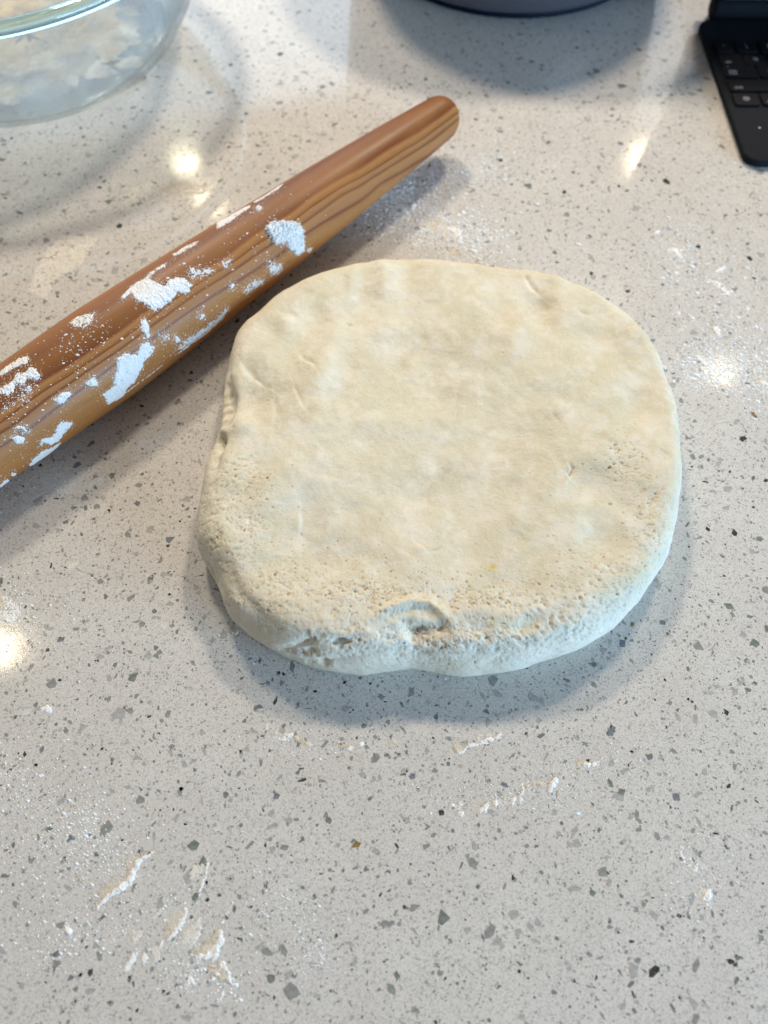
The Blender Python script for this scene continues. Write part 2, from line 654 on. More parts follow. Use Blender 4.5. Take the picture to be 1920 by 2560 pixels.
for i, (x, y, s, m) in enumerate(big):
    out = chip_outline(s, rng)
    if i in singles:
        v, f, mi = [], [], []
        chip_geo(out, 0, 0, 0.00006 + 0.00001 * (i % 7), v, f, mi, 0)
        cm = mesh_from("stone_chip", v, f, smooth=False)
        link("stone_chip", cm, M_CHIPS[m], counter, (x, y, 0))
    else:
        chip_geo(out, x, y, 0.00005 + 0.000008 * (i % 7), V, F, MI, m)
gm = mesh_from("stone_aggregate", V, F, smooth=False)
rest = link("stone_aggregate", gm, M_CHIPS, counter)
gm.polygons.foreach_set("material_index", MI)
rest['kind'] = 'stuff'


def grit_field(n, size, spread, top, probs):
    x, y = strew(n)
    n = len(x)
    K = 5
    a = (np.arange(K)[None] + rng.uniform(-0.38, 0.38, (n, K))) / K * 2 * math.pi
    rad = rng.uniform(0.70, 1.15, (n, K)) * (size * np.exp(rng.normal(0, spread, n)))[:, None] / 2
    el = np.where(rng.random(n) < 0.75, rng.uniform(0.38, 1.0, n), rng.uniform(0.22, 0.4, n))[:, None]
    rot = rng.uniform(0, 2 * math.pi, n)[:, None]
    u, v = rad * np.cos(a), rad * np.sin(a) * el
    P = np.stack([x[:, None] + u * np.cos(rot) - v * np.sin(rot), y[:, None] + u * np.sin(rot) + v * np.cos(rot), np.full((n, K), top)], -1)
    return P.reshape(-1, 3), rng.choice(7, n, p=probs)


Pm, Mm = grit_field(N_MED, 0.00170, 0.28, 0.000035, PM)
Ps, Ms_ = grit_field(N_SMALL, 0.00088, 0.26, 0.00002, PS)
Pg = np.vstack([Pm, Ps])
gm = mesh_from("stone_grit", Pg, np.arange(len(Pg)).reshape(-1, 5), smooth=False)
grit = link("stone_grit", gm, M_CHIPS, counter)
gm.polygons.foreach_set("material_index", np.concatenate([Mm, Ms_]).astype(np.int32))
grit['kind'] = 'stuff'

# ------------------------------------------------------------------ dough
SIL = [(1100, 651), (1216, 662), (1293, 678), (1347, 680), (1385, 701), (1420, 714), (1447, 722), (1486, 745), (1524, 770), (1563, 799),
       (1601, 836), (1628, 878), (1652, 925), (1667, 975), (1679, 1025), (1686, 1083), (1687, 1160), (1683, 1258), (1677, 1326),
       (1656, 1415), (1617, 1480), (1578, 1527), (1524, 1577), (1447, 1627), (1370, 1654), (1285, 1675), (1216, 1677), (1150, 1684),
       (1113, 1682), (1059, 1671), (1020, 1669), (981, 1673), (940, 1683), (897, 1688), (860, 1684), (827, 1679), (769, 1661), (711, 1638), (650, 1604),
       (607, 1575), (569, 1530), (553, 1469), (519, 1411), (503, 1391), (498, 1353), (503, 1295), (513, 1237), (519, 1179), (538, 1156),
       (544, 1121), (553, 1079), (559, 1029), (557, 983), (573, 913), (588, 851), (600, 826), (634, 801), (673, 763), (711, 732),
       (750, 713), (808, 686), (904, 660), (981, 649), (1059, 644)]
DH = 0.0325
DC = at(1085, 1165, 0.02)[:2]
sil = np.array(SIL, float)
ang_img = np.arctan2(-(sil[:, 1] - 1165), sil[:, 0] - 1085)
up_ = np.sin(ang_img)
zsil = np.where(up_ > 0, 0.012 + 0.010 * up_, 0.012 + 0.006 * up_)
P3 = at(sil[:, 0], sil[:, 1], zsil)
th = np.arctan2(P3[:, 1] - DC[1], P3[:, 0] - DC[0])
rr = np.hypot(P3[:, 0] - DC[0], P3[:, 1] - DC[1])
o_ = np.argsort(th)
th, rr = th[o_], rr[o_]
NT_ = 1600
TH = np.linspace(-math.pi, math.pi, NT_, endpoint=False)
RO = np.interp(TH, np.r_[th[-3:] - 2 * math.pi, th, th[:3] + 2 * math.pi], np.r_[rr[-3:], rr, rr[:3]])
kern = np.exp(-0.5 * (np.arange(-30, 31) / 9.5) ** 2)
kern /= kern.sum()
RO = np.convolve(np.r_[RO[-30:], RO, RO[:30]], kern, 'valid')
near = np.clip(-np.sin(TH), 0, 1)           # 1 on the side towards the camera
far = np.clip(np.sin(TH), 0, 1)
right = np.clip(np.cos(TH), 0, 1)
WT = 0.014 + 0.006 * near + 0.001 * far - 0.003 * right * (1 - near)
HE = DH - 0.004 * far
ZB = 0.010 + 0.003 * far
WU = 0.0055 - 0.002 * near
NR_TOP, NR_SH, NR_LO = 225, 60, 18
rows = []
for k in range(1, NR_TOP + 1):
    q = k / NR_TOP
    dish = -0.0046 * math.exp(-(q / 0.62) ** 2) + 0.0046 * math.exp(-(1 / 0.62) ** 2)
    rows.append(((RO - WT) * q, DH + (HE - DH) * q ** 3 + dish * (0.75 + q * q * (0.45 * near - 0.25 * far))))
for k in range(1, NR_SH + 1):
    a = math.pi / 2 * (1 - k / NR_SH)
    rows.append((RO - WT + WT * math.cos(a) ** 0.80, ZB + (HE - ZB) * math.sin(a) ** 0.80))
for k in range(1, NR_LO + 1):
    a = math.pi / 2 * k / NR_LO
    rows.append((RO - WU + WU * math.cos(a), ZB * (1 - math.sin(a))))
NRW = len(rows)
G = np.zeros((NRW, NT_, 3))
for j, (r_, z_) in enumerate(rows):
    G[j, :, 0] = DC[0] + r_ * np.cos(TH)
    G[j, :, 1] = DC[1] + r_ * np.sin(TH)
    G[j, :, 2] = z_


def grid_normals(G):
    dth = np.roll(G, -1, 1) - np.roll(G, 1, 1)
    dr = np.gradient(G, axis=0)
    n = np.cross(dr, dth)
    n /= np.linalg.norm(n, axis=2, keepdims=True) + 1e-12
    return n


P = G.reshape(-1, 3)
row_w = np.ones(NRW)
row_w[-10:] = np.linspace(1, 0, 10)
W = np.repeat(row_w, NT_)
# pressed-out waviness
N0 = grid_normals(G).reshape(-1, 3)
low = fbm(P * 22, 3, 3)
mid = fbm(P * np.array([70, 70, 60]), 3, 9)
P = P + N0 * ((low * 0.0022 + mid * 0.0007) * W)[:, None]
G = P.reshape(NRW, NT_, 3)
PX, PY = project(P)
N1 = grid_normals(G).reshape(-1, 3)
_c = np.einsum('ij,ij->i', N1, EYE - P) / np.linalg.norm(EYE - P, axis=1)
facing = np.clip(_c / 0.30, 0, 1) ** 2 * (3 - 2 * np.clip(_c / 0.30, 0, 1))
disp = np.zeros(len(P))


def dent(x, y, rx, ry, rot, depth):
    c, s = math.cos(R(rot)), math.sin(R(rot))
    dx, dy = PX - x, PY - y
    u, v = (dx * c + dy * s) / rx, (-dx * s + dy * c) / ry
    return -depth * (1.35 if min(rx, ry) > 25 else 1.0) * np.exp(-(u * u + v * v)) * facing


def seg_dist(X, Y, pts):
    d = np.full(X.shape, 1e9)
    side = np.zeros(X.shape)
    tt = np.zeros(X.shape)
    L = 0
    lens = [math.hypot(pts[i + 1][0] - pts[i][0], pts[i + 1][1] - pts[i][1]) for i in range(len(pts) - 1)]
    tot = sum(lens)
    for i in range(len(pts) - 1):
        (ax, ay), (bx, by) = pts[i], pts[i + 1]
        ex, ey = bx - ax, by - ay
        l2 = ex * ex + ey * ey
        t = np.clip(((X - ax) * ex + (Y - ay) * ey) / l2, 0, 1)
        dx, dy = X - ax - t * ex, Y - ay - t * ey
        di = np.hypot(dx, dy)
        m = di < d
        d = np.where(m, di, d)
        side = np.where(m, np.sign(ex * dy - ey * dx), side)
        tt = np.where(m, (L + t * lens[i]) / tot, tt)
        L += lens[i]
    return d, side, tt


def crease(pts, width, depth, lip=0.0, lipw=4.0):
    """groove along a line; with lip one side is raised above the other and fades away from it"""
    d, side, t = seg_dist(PX, PY, pts)
    taper = np.sin(np.clip(t, 0.04, 0.96) * math.pi) ** 0.6
    if width < 10:
        depth, lip = depth * 0.6, lip * 0.7
    d = d + 2.2 * CRN
    out = -depth * np.exp(-(d / width) ** 2) * taper
    if lip:
        out += lip * (side > 0) * np.exp(-(d / (width * lipw)) ** 2) * (1 - np.exp(-(d / (width * 0.5)) ** 2)) * taper
    return out * facing


CRN = fbm(np.stack([PX, PY], 1) / 14.0, 3, 91)
# finger-pressed hollows and ridges on top
for a in ((905, 745, 40, 70, 15, .0022), (780, 800, 45, 60, 35, .0018), (1015, 700, 30, 55, 5, .0012), (1060, 900, 160, 140, 0, .0022),
          (720, 900, 55, 90, 20, .0016), (860, 930, 30, 75, 15, .0012), (1330, 760, 36, 70, -35, .0020), (1500, 860, 80, 60, 40, .0015),
          (1600, 1010, 50, 70, 10, .0014), (1560, 1240, 80, 55, 30, .0016), (1465, 1200, 60, 50, 20, .0016), (1250, 760, 40, 60, -10, .0014),
          (640, 985, 60, 70, 0, .0030), (690, 1330, 45, 85, 20, .0010), (780, 1280, 60, 80, 10, .0014), (830, 1380, 120, 60, 10, .0018),
          (1120, 1240, 120, 60, -5, .0012), (1500, 1350, 60, 50, 0, .0014), (1250, 1080, 140, 90, 0, .0012), (680, 1230, 50, 70, 10, -.0006),
          (760, 1180, 60, 60, 0, -.0007), (800, 960, 34, 60, 15, -.0010), (720, 800, 35, 40, 0, -.0010), (930, 640, 30, 30, 0, -.0010),
          (1390, 690, 25, 40, -35, -.0014), (600, 1060, 40, 30, 0, -.0022), (575, 1180, 40, 60, 0, -.0010), (880, 700, 16, 40, 12, -.0012),
          (960, 690, 18, 45, 10, -.0013), (1290, 830, 30, 60, 30, -.0010), (1040, 1060, 200, 40, 0, -.0008)):
    disp += dent(*a)
disp += crease([(750, 878), (760, 892), (784, 906), (789, 918)], 7, .0016, .0012)
disp += crease([(862, 803), (875, 806), (884, 807)], 5, .0018, .0006)
disp += crease([(1310, 683), (1325, 706), (1340, 722), (1353, 735)], 6, .0020, .0010)
disp += crease([(1353, 735), (1364, 772), (1358, 800)], 22, .0012)
disp += crease([(1424, 1155), (1432, 1168), (1427, 1184), (1418, 1176)], 6, .0022, .0010)
disp += crease([(1445, 775), (1462, 780), (1476, 784)], 5, .0016)
disp += crease([(1040, 1355), (1062, 1368), (1067, 1376)], 6, .0004, .0012)
disp += crease([(1066, 1378), (1090, 1374), (1110, 1367)], 4, .0010)
disp += crease([(752, 1270), (756, 1300), (748, 1330)], 7, .0003, .0011)
disp += crease([(836, 1378), (870, 1360), (885, 1350)], 6, -.0006)
disp += crease([(684, 990), (690, 1030), (684, 1060)], 9, .0010, .0008)
disp += crease([(735, 960), (745, 985), (760, 1018)], 8, .0006, .0009)
disp += crease([(1380, 1030), (1400, 1052)], 5, .0008)
disp += crease([(600, 900), (630, 935), (660, 955)], 12, .0010, .0008)
disp += crease([(690, 780), (730, 785), (745, 795)], 10, .0008, .0006)
disp += crease([(1640, 1240), (1628, 1262), (1622, 1282)], 6, .0011)
# notch and pinch on the left edge
disp += dent(556, 1010, 26, 60, 0, .0042)
disp += dent(553, 1105, 9, 14, 20, .0045)
disp += dent(560, 1078, 16, 12, -30, -.0022)
disp += dent(540, 1140, 14, 40, 10, .0030)
disp += dent(520, 1440, 16, 60, -30, .0030)
disp += dent(590, 1540, 60, 14, 40, .0016)
# flap folded over a torn hollow on the near side
disp += crease([(930, 1540), (980, 1516), (1030, 1502), (1075, 1508), (1105, 1530), (1135, 1556)], 12, -.0022)
disp += crease([(965, 1548), (1000, 1532), (1040, 1522), (1080, 1534), (1100, 1552)], 12, .0008)
disp += dent(1045, 1580, 62, 30, 0, .0020)
disp += crease([(1010, 1560), (1030, 1572), (1052, 1568), (1075, 1580)], 11, .0017)
disp += crease([(1020, 1592), (1042, 1598), (1060, 1592)], 8, .0018)
disp += dent(1100, 1575, 9, 12, 0, .0022)
disp += dent(1180, 1566, 120, 34, 0, .0012)
disp += dent(1330, 1560, 60, 26, -25, .0016)
disp += crease([(690, 1625), (730, 1618), (762, 1602), (778, 1582)], 9, .0022, -.0022, 3.5)
disp += dent(850, 1602, 22, 9, 0, .0040)
disp += dent(775, 1630, 13, 6, 0, .0026)
disp += dent(812, 1660, 10, 6, 10, .0022)
disp += crease([(760, 1660), (830, 1650), (930, 1640)], 14, .0012)
disp += crease([(1150, 1650), (1230, 1652), (1330, 1640)], 10, .0010)
disp += crease([(560, 1400), (590, 1470), (640, 1530), (700, 1575)], 16, .0011)
P = P + N1 * (disp * W)[:, None]

# spongy torn texture where the skin broke
PX, PY = project(P)
torn = np.zeros(len(P))
for x, y, rx, ry in ((1045, 1590, 110, 50), (900, 1600, 110, 42), (1230, 1605, 140, 45), (760, 1640, 90, 25), (1420, 1570, 110, 40), (800, 1590, 60, 30)):
    torn = np.maximum(torn, np.exp(-((PX - x) / rx) ** 2 - ((PY - y) / ry) ** 2))
torn *= facing
porous = np.zeros(len(P))
for x, y, rx, ry in ((570, 1330, 90, 170), (690, 1490, 150, 90), (900, 1500, 200, 70), (1250, 1520, 220, 60), (1500, 1480, 130, 100), (1620, 1320, 60, 140),
                     (600, 1200, 60, 60), (1080, 1600, 300, 70), (1560, 1150, 60, 60)):
    porous = np.maximum(porous, np.exp(-((PX - x) / rx) ** 2 - ((PY - y) / ry) ** 2))
porous *= facing
G = P.reshape(NRW, NT_, 3)
N2 = grid_normals(G).reshape(-1, 3)
t1 = fbm(P * np.array([480, 480, 620]), 3, 21)
t2 = fbm(P * np.array([230, 230, 300]), 3, 31)
ridge = 1 - np.abs(t1) * 2.2
d2 = torn * (t2 * 0.0010 + ridge * 0.0002 + np.minimum(t1 + 0.02, 0) * 0.0014)
t3 = fbm(P * np.array([380, 560, 460]), 3, 41)
d2 += porous * (1 - torn) * (np.minimum(t3 + 0.12, 0) * 0.0008 + t3 * 0.00016)
sk = fbm(P * np.array([120, 160, 120]), 4, 51, 0.6)
d2 += sk * 0.00028 * (1 - torn)
# pores: small pits, denser on the near rim
D2 = d2.reshape(NRW, NT_)
PORE = np.zeros((NRW, NT_))
prng = np.random.default_rng(5)
cell_th = 2 * math.pi / NT_
GP = G
t3g = t3.reshape(NRW, NT_)
porg = np.maximum(porous, torn * 0.8).reshape(NRW, NT_)
cnt = 0
while cnt < 6500:
    j = int(prng.integers(90, NRW - 12))
    i = int(prng.integers(0, NT_))
    if prng.random() > max(porg[j, i] ** 1.3 * (0.25 + 0.75 * (t3g[j, i] < 0.05)), 0.004):
        continue
    cnt += 1
    c = GP[j, i]
    rad = 0.00027 * math.exp(prng.normal(0, 0.33))
    depth = rad * prng.uniform(0.6, 1.2)
    wi, wj = 9, 9
    ii = (np.arange(i - wi, i + wi + 1)) % NT_
    jj = np.arange(max(0, j - wj), min(NRW, j + wj + 1))
    blk = GP[np.ix_(jj, ii)] - c
    ax = prng.normal(size=3)
    ax /= np.linalg.norm(ax)
    along = blk @ ax
    dd = np.sqrt(np.maximum((blk ** 2).sum(2) - 0.55 * along ** 2, 0)) / rad
    w = np.clip(1 - dd ** 2, 0, 1) ** 0.7 * (dd < 1)
    D2[np.ix_(jj, ii)] -= depth * w
    PORE[np.ix_(jj, ii)] = np.maximum(PORE[np.ix_(jj, ii)], w)
P = P + N2 * (D2.reshape(-1) * W)[:, None]
P[:, 2] = np.maximum(P[:, 2], 0.0002)
PX, PY = project(P)
floury = np.clip(0.15 + 0.9 * fbm(P * 30, 4, 61), 0, 1) * 0.35 + torn * 0.55 + porous * 0.25
for x, y, rx, ry, w in ((800, 1240, 90, 60, .35), (830, 940, 40, 70, .4), (1080, 800, 50, 45, .35), (640, 1110, 60, 40, .45), (1300, 870, 60, 30, .3), (1200, 1280, 60, 60, .3),
                        (780, 1275, 30, 50, .3), (700, 720, 60, 30, .3)):
    floury += w * np.exp(-((PX - x) / rx) ** 2 - ((PY - y) / ry) ** 2)
lit_side = np.repeat(np.clip((np.arange(NRW) - NR_TOP - 18) / 32.0, 0, 1), NT_) * np.tile(np.clip(right * 1.3 + near * 0.4, 0, 1), NRW)  # right and near wall painted paler, standing in for window light
floury = np.clip(0.75 * floury + 0.6 * lit_side, 0, 1)  # real flour and the painted lit side share this mask
butter = 1.0 * np.exp(-((PX - 1232) / 11) ** 2 - ((PY - 1416) / 8) ** 2) + 0.25 * np.exp(-((PX - 1210) / 22) ** 2 - ((PY - 1424) / 9) ** 2)
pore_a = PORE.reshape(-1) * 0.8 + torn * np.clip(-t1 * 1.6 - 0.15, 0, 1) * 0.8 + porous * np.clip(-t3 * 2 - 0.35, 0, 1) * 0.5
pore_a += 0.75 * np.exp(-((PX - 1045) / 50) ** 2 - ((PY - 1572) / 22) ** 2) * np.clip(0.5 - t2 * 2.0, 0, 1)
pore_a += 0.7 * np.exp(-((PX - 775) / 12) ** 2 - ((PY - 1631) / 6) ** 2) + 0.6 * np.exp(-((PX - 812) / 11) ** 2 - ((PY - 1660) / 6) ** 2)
centre = np.array([[DC[0], DC[1], P[:NT_, 2].mean()]])
V = np.vstack([P, centre])
jj, ii = np.meshgrid(np.arange(NRW - 1), np.arange(NT_), indexing='ij')
i2 = (ii + 1) % NT_
F = np.stack([jj * NT_ + ii, (jj + 1) * NT_ + ii, (jj + 1) * NT_ + i2, jj * NT_ + i2], -1).reshape(-1, 4)
cap = [(len(P), i, (i + 1) % NT_) for i in range(NT_)]
bot = [tuple(((NRW - 1) * NT_ + i) for i in range(NT_ - 1, -1, -1))]
dm = mesh_from("dough", V, F)
# close the middle of the top
bm = bmesh.new()
bm.from_mesh(dm)
bm.verts.ensure_lookup_table()
for c in cap:
    f = bm.faces.new([bm.verts[k] for k in c])
    f.smooth = True
bm.to_mesh(dm)
bm.free()
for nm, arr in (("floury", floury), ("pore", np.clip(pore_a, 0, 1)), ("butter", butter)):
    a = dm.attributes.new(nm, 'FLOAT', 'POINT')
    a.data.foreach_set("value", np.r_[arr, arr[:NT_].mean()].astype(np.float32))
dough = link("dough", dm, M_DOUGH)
tag(dough, "thick flattened round of pale raw dough lying on the speckled counter", "dough")

# ------------------------------------------------------------------ rolling pin (tapered, olive wood)
PIN_R = 0.0251
pe = at(1099, 297, PIN_R)
pl = at(0, 1068, PIN_R)
pdir = (pl - pe)[:2] / np.linalg.norm((pl - pe)[:2])
PIN_L, PIN_MID = 0.56, 0.28
pmid = pe[:2] + pdir * (PIN_MID - 0.012)
pin_rz = math.atan2(pdir[1], pdir[0])
pin = empty("rolling_pin", (pmid[0], pmid[1], 0), pin_rz)
tag(pin, "tapered brown olive wood rolling pin dusted with white flour beside the dough", "rolling pin")


def pin_r(s):
    s = np.asarray(s, float)
    q = np.minimum(s, PIN_L - s)           # distance from the nearer end
    body = np.interp(q, [0, 0.012, 0.06, 0.12, 0.18, 0.24, 0.28], [0.0128, 0.0137, 0.0168, 0.0199, 0.0222, 0.0242, PIN_R])
    capr = 0.0125
    round_ = np.sqrt(np.clip(1 - ((capr - np.clip(q, 0, capr)) / capr) ** 2, 0, 1)) ** 0.8
    return np.maximum(body * round_, 1e-5)


ss = np.concatenate([0.0125 * (1 - np.cos(np.linspace(0, math.pi / 2, 14))), np.linspace(0.0125, PIN_L - 0.0125, 150)[1:-1],
                     PIN_L - 0.0125 * (1 - np.cos(np.linspace(math.pi / 2, 0, 14)))])
NP_ = 96
ph = np.linspace(0, 2 * math.pi, NP_, endpoint=False)
rs = pin_r(ss)
V = np.stack([np.repeat(ss - PIN_MID, NP_), (rs[:, None] * np.sin(ph)[None]).ravel(), (PIN_R + rs[:, None] * np.cos(ph)[None]).ravel()], 1)
jj, ii = np.meshgrid(np.arange(len(ss) - 1), np.arange(NP_), indexing='ij')
i2 = (ii + 1) % NP_
F = np.stack([jj * NP_ + ii, jj * NP_ + i2, (jj + 1) * NP_ + i2, (jj + 1) * NP_ + ii], -1).reshape(-1, 4)
pm = mesh_from("barrel", V - np.array([0, 0, PIN_R]), F)
barrel = link("barrel", pm, M_PIN, pin, (0, 0, PIN_R))

crz, srz = math.cos(pin_rz), math.sin(pin_rz)


def pin_uv(px, py):
    """(s, arc) of the point of the pin seen at photo pixel"""
    d = ray(px, py)
    def loc(p):
        x, y = p[..., 0] - pmid[0], p[..., 1] - pmid[1]
        return np.stack([x * crz + y * srz, -x * srz + y * crz, p[..., 2] - PIN_R], -1)
    o = loc(EYE[None].repeat(len(d), 0))
    e = loc(EYE[None] + d) - o
    r = np.full(len(d), 0.024)
    for _ in range(6):
        a = e[:, 1] ** 2 + e[:, 2] ** 2
        b = o[:, 1] * e[:, 1] + o[:, 2] * e[:, 2]
        c = o[:, 1] ** 2 + o[:, 2] ** 2 - r ** 2
        t = (-b - np.sqrt(np.maximum(b * b - a * c, 0))) / a
        h = o + e * t[:, None]
        r = pin_r(np.clip(h[:, 0] + PIN_MID, 0.001, PIN_L - 0.001))
    return np.stack([h[:, 0] + PIN_MID, np.arctan2(h[:, 1], h[:, 2]) * 0.024], 1)


def pin_map(u, v, h):
    r = pin_r(u) + h
    a = v / 0.024
    return np.stack([u - PIN_MID, r * np.sin(a), PIN_R + r * np.cos(a)], 1)


def flat_map(u, v, h):
    return np.stack([u, v, h], 1)


def poly_sdf(poly):
    poly = np.asarray(poly, float)

    def f(U, Vv):
        inside = np.zeros(U.shape, bool)
        d = np.full(U.shape, 1e9)
        n = len(poly)
        for i in range(n):
            (ax, ay), (bx, by) = poly[i], poly[(i + 1) % n]
            ex, ey = bx - ax, by - ay
            t = np.clip(((U - ax) * ex + (Vv - ay) * ey) / (ex * ex + ey * ey + 1e-18), 0, 1)
            d = np.minimum(d, np.hypot(U - ax - t * ex, Vv - ay - t * ey))
            c = ((ay > Vv) != (by > Vv)) & (U < (bx - ax) * (Vv - ay) / (by - ay + 1e-18) + ax)
            inside ^= c
        return np.where(inside, d, -d)
    return f, poly.min(0), poly.max(0)


def line_sdf(pts, w):
    pts = [tuple(p) for p in pts]
    A = np.array(pts)

    def f(U, Vv):
        d, _, t = seg_dist(U, Vv, pts)
        return w * (0.45 + 0.55 * np.sin(np.clip(t, 0.03, 0.97) * math.pi)) - d
    return f, A.min(0) - w, A.max(0) + w


def flour_mesh(name, sdf, mapf, height, namp=0.0008, nscale=500, cell=0.0003, drop=0.0, seed=0, edge=0.0008, rough=0.6, dscale=900, feather=0.35):
    """thin crusted layer of flour: ragged outline, uneven thickness, edges sunk into what carries it"""
    f, lo, hi = sdf
    mrg = namp * 1.5 + cell * 2
    u = np.arange(lo[0] - mrg, hi[0] + mrg, cell)
    v = np.arange(lo[1] - mrg, hi[1] + mrg, cell)
    U, Vv = np.meshgrid(u, v, indexing='ij')
    sh = U.shape
    U, Vv = U.ravel(), Vv.ravel()
    UV = np.stack([U, Vv], 1)
    s = f(U, Vv) + namp * 1.6 * fbm(UV * nscale, 4, seed, 0.6)
    thr = (drop * 2 - 1) * 0.55 + feather * np.exp(-np.maximum(s, 0) / (edge * 1.2))
    s = np.where(fbm(UV * dscale, 3, seed + 77, 0.75) < thr, -1e-4, s)
    h = height * np.clip(s / edge, 0, 1) ** 0.6 * (1 - rough * 0.5 + rough * fbm(UV * nscale * 1.3, 4, seed + 5, 0.65))
    jit = np.random.default_rng(seed + 3)
    U2 = U + jit.normal(0, cell * 0.22, U.shape)
    V2 = Vv + jit.normal(0, cell * 0.22, U.shape)
    h = np.where(s > 0, np.maximum(h, height * 0.08), -0.00015)
    P = mapf(U2, V2, h)
    idx = np.arange(len(U)).reshape(sh)
    q = np.stack([idx[:-1, :-1], idx[1:, :-1], idx[1:, 1:], idx[:-1, 1:]], -1).reshape(-1, 4)
    ok = (s > 0)[q].sum(1) >= 2
    q = q[ok]
    if len(q) == 0:
        return None
    used, inv = np.unique(q, return_inverse=True)
    return mesh_from(name, P[used], inv.reshape(-1, 4))


Z4 = lambda pts: [(x / 2.592, 600 + y / 2.592) for x, y in pts]
Z9 = lambda pts: [(x / 5.184, 840 + y / 5.184) for x, y in pts]       # left end close-up
Z5 = lambda pts: [(560 + x / 4.1475, 460 + y / 4.1475) for x, y in pts]
PATCHES = [
    (Z4([(780, 378), (850, 300), (905, 262), (965, 255), (1010, 268), (1060, 300), (1100, 250), (1180, 240), (1242, 290), (1222, 345), (1150, 340),
         (1105, 400), (1050, 440), (1000, 460), (940, 420), (880, 390), (845, 350), (800, 380)]), .0009, .0007, 0),
    (Z4([(758, 765), (820, 738), (885, 745), (910, 680), (960, 655), (1000, 700), (980, 745), (935, 790), (905, 860), (870, 925), (820, 965),
         (800, 1015), (740, 1040), (700, 1070), (665, 1000), (720, 960), (755, 930), (735, 940), (750, 850)]), .0010, .0006, 0),
    (Z4([(910, 530), (940, 500), (965, 550), (972, 635), (950, 640), (920, 590)]), .0008, .0003, 0),
    (Z4([(345, 1035), (400, 990), (455, 978), (462, 1000), (420, 1050), (385, 1066)]), .0010, .0003, 0),
    (Z4([(548, 930), (600, 890), (625, 888), (634, 945), (590, 950)]), .0009, .0003, 0),
    (Z4([(255, 1330), (268, 1290), (320, 1280), (355, 1250), (370, 1200), (410, 1175), (470, 1180), (455, 1215), (415, 1250), (385, 1300), (330, 1330), (290, 1310), (270, 1335)]), .0007, .0005, 0),
    (Z9([(-20, 470), (120, 370), (240, 290), (340, 250), (385, 300), (350, 350), (220, 400), (90, 470), (20, 520), (-20, 560)]), .0006, .0005, .10),
    (Z9([(10, 660), (150, 590), (230, 480), (330, 470), (380, 400), (470, 430), (530, 530), (480, 590), (420, 560), (340, 540), (320, 640), (200, 640), (170, 720), (90, 775), (-20, 740), (-20, 680)]), .0009, .0005, .08),
    (Z9([(260, 690), (340, 690), (390, 655), (415, 690), (400, 720), (330, 720)]), .0007, .0004, .1),
    (Z9([(20, 930), (150, 830), (290, 760), (380, 790), (390, 830), (250, 880), (120, 930), (20, 970)]), .0003, .0005, .52),
    (Z4([(443, 535), (500, 495), (560, 480), (615, 468), (622, 490), (600, 530), (545, 570), (480, 565)]), .0004, .0004, .22),
    (Z9([(200, 1180), (240, 1160), (330, 1185), (390, 1235), (380, 1260), (320, 1240), (270, 1200), (205, 1205)]), .0010, .0002, 0),
    (Z9([(150, 1320), (220, 1290), (300, 1310), (325, 1350), (280, 1395), (210, 1395), (180, 1340)]), .0012, .0003, 0),
    (Z9([(140, 1800), (165, 1770), (215, 1775), (200, 1810), (160, 1820)]), .0006, .0003, .1),
    (Z9([(-20, 1950), (60, 1870), (120, 1850), (110, 1890), (40, 1950), (-20, 2000)]), .0006, .0005, .15),
    (Z9([(370, 1670), (430, 1590), (540, 1490), (700, 1430), (800, 1360), (790, 1390), (640, 1520), (500, 1620), (400, 1690)]), .0005, .0005, .12),
    (Z4([(690, 1065), (740, 1000), (830, 970), (930, 900), (1050, 810), (1150, 740), (1230, 690), (1240, 660), (1080, 790), (960, 890), (860, 960), (760, 1040)]), .0004, .0005, .18),
    (Z4([(1130, 720), (1200, 640), (1290, 590), (1380, 520), (1480, 425), (1490, 440), (1440, 520), (1340, 610), (1220, 690)]), .0004, .0006, .28),
    (Z4([(1030, 620), (1100, 600), (1120, 640), (1060, 660)]), .0003, .0005, .45),
    (Z4([(1130, 610), (1160, 630), (1175, 655), (1140, 668)]), .0007, .0003, .1),
    (Z4([(1290, 480), (1330, 475), (1325, 505), (1295, 520)]), .0008, .0003, .1),
    (Z4([(1210, 190), (1240, 170), (1290, 190), (1340, 165), (1385, 200), (1370, 230), (1300, 240), (1240, 260), (1215, 240)]), .0006, .0007, .38),
    (Z4([(1435, 150), (1480, 120), (1500, 130), (1475, 180), (1445, 180)]), .0007, .0004, .25),
    (Z5([(425, 460), (470, 400), (560, 380), (680, 385), (770, 400), (815, 470), (825, 580), (820, 680), (760, 740), (690, 690), (630, 610), (540, 620), (470, 560)]), .0036, .0010, 0),
    (Z5([(440, 840), (470, 780), (540, 790), (610, 830), (620, 890), (560, 950), (480, 960)]), .0004, .0008, .42),
    (Z5([(200, 1130), (240, 1030), (330, 970), (420, 980), (410, 1040), (330, 1090), (240, 1150)]), .0004, .0008, .42),
    (Z5([(850, 700), (880, 655), (920, 660), (890, 715)]), .0008, .0003, .1),
    (Z5([(325, 240), (360, 215), (400, 245), (370, 285), (330, 275)]), .0009, .0003, .1),
    (Z5([(60, 1050), (100, 1025), (110, 1060), (75, 1090)]), .0007, .0003, .1),
    (Z5([(-80, 410), (60, 330), (190, 255), (280, 215), (270, 245), (160, 320), (60, 400), (-80, 470)]), .0006, .0004, .15),
    (Z5([(300, 190), (420, 120), (560, 30), (640, -20), (560, 60), (430, 135), (330, 200)]), .0006, .0003, .2),
    (Z4([(925, 260), (960, 215), (1040, 165), (1085, 140), (1070, 175), (1000, 215), (950, 265)]), .0005, .0004, .2),
    (Z4([(1110, 95), (1200, 40), (1280, 5), (1275, 30), (1180, 85), (1130, 105)]), .0005, .0004, .2),
]
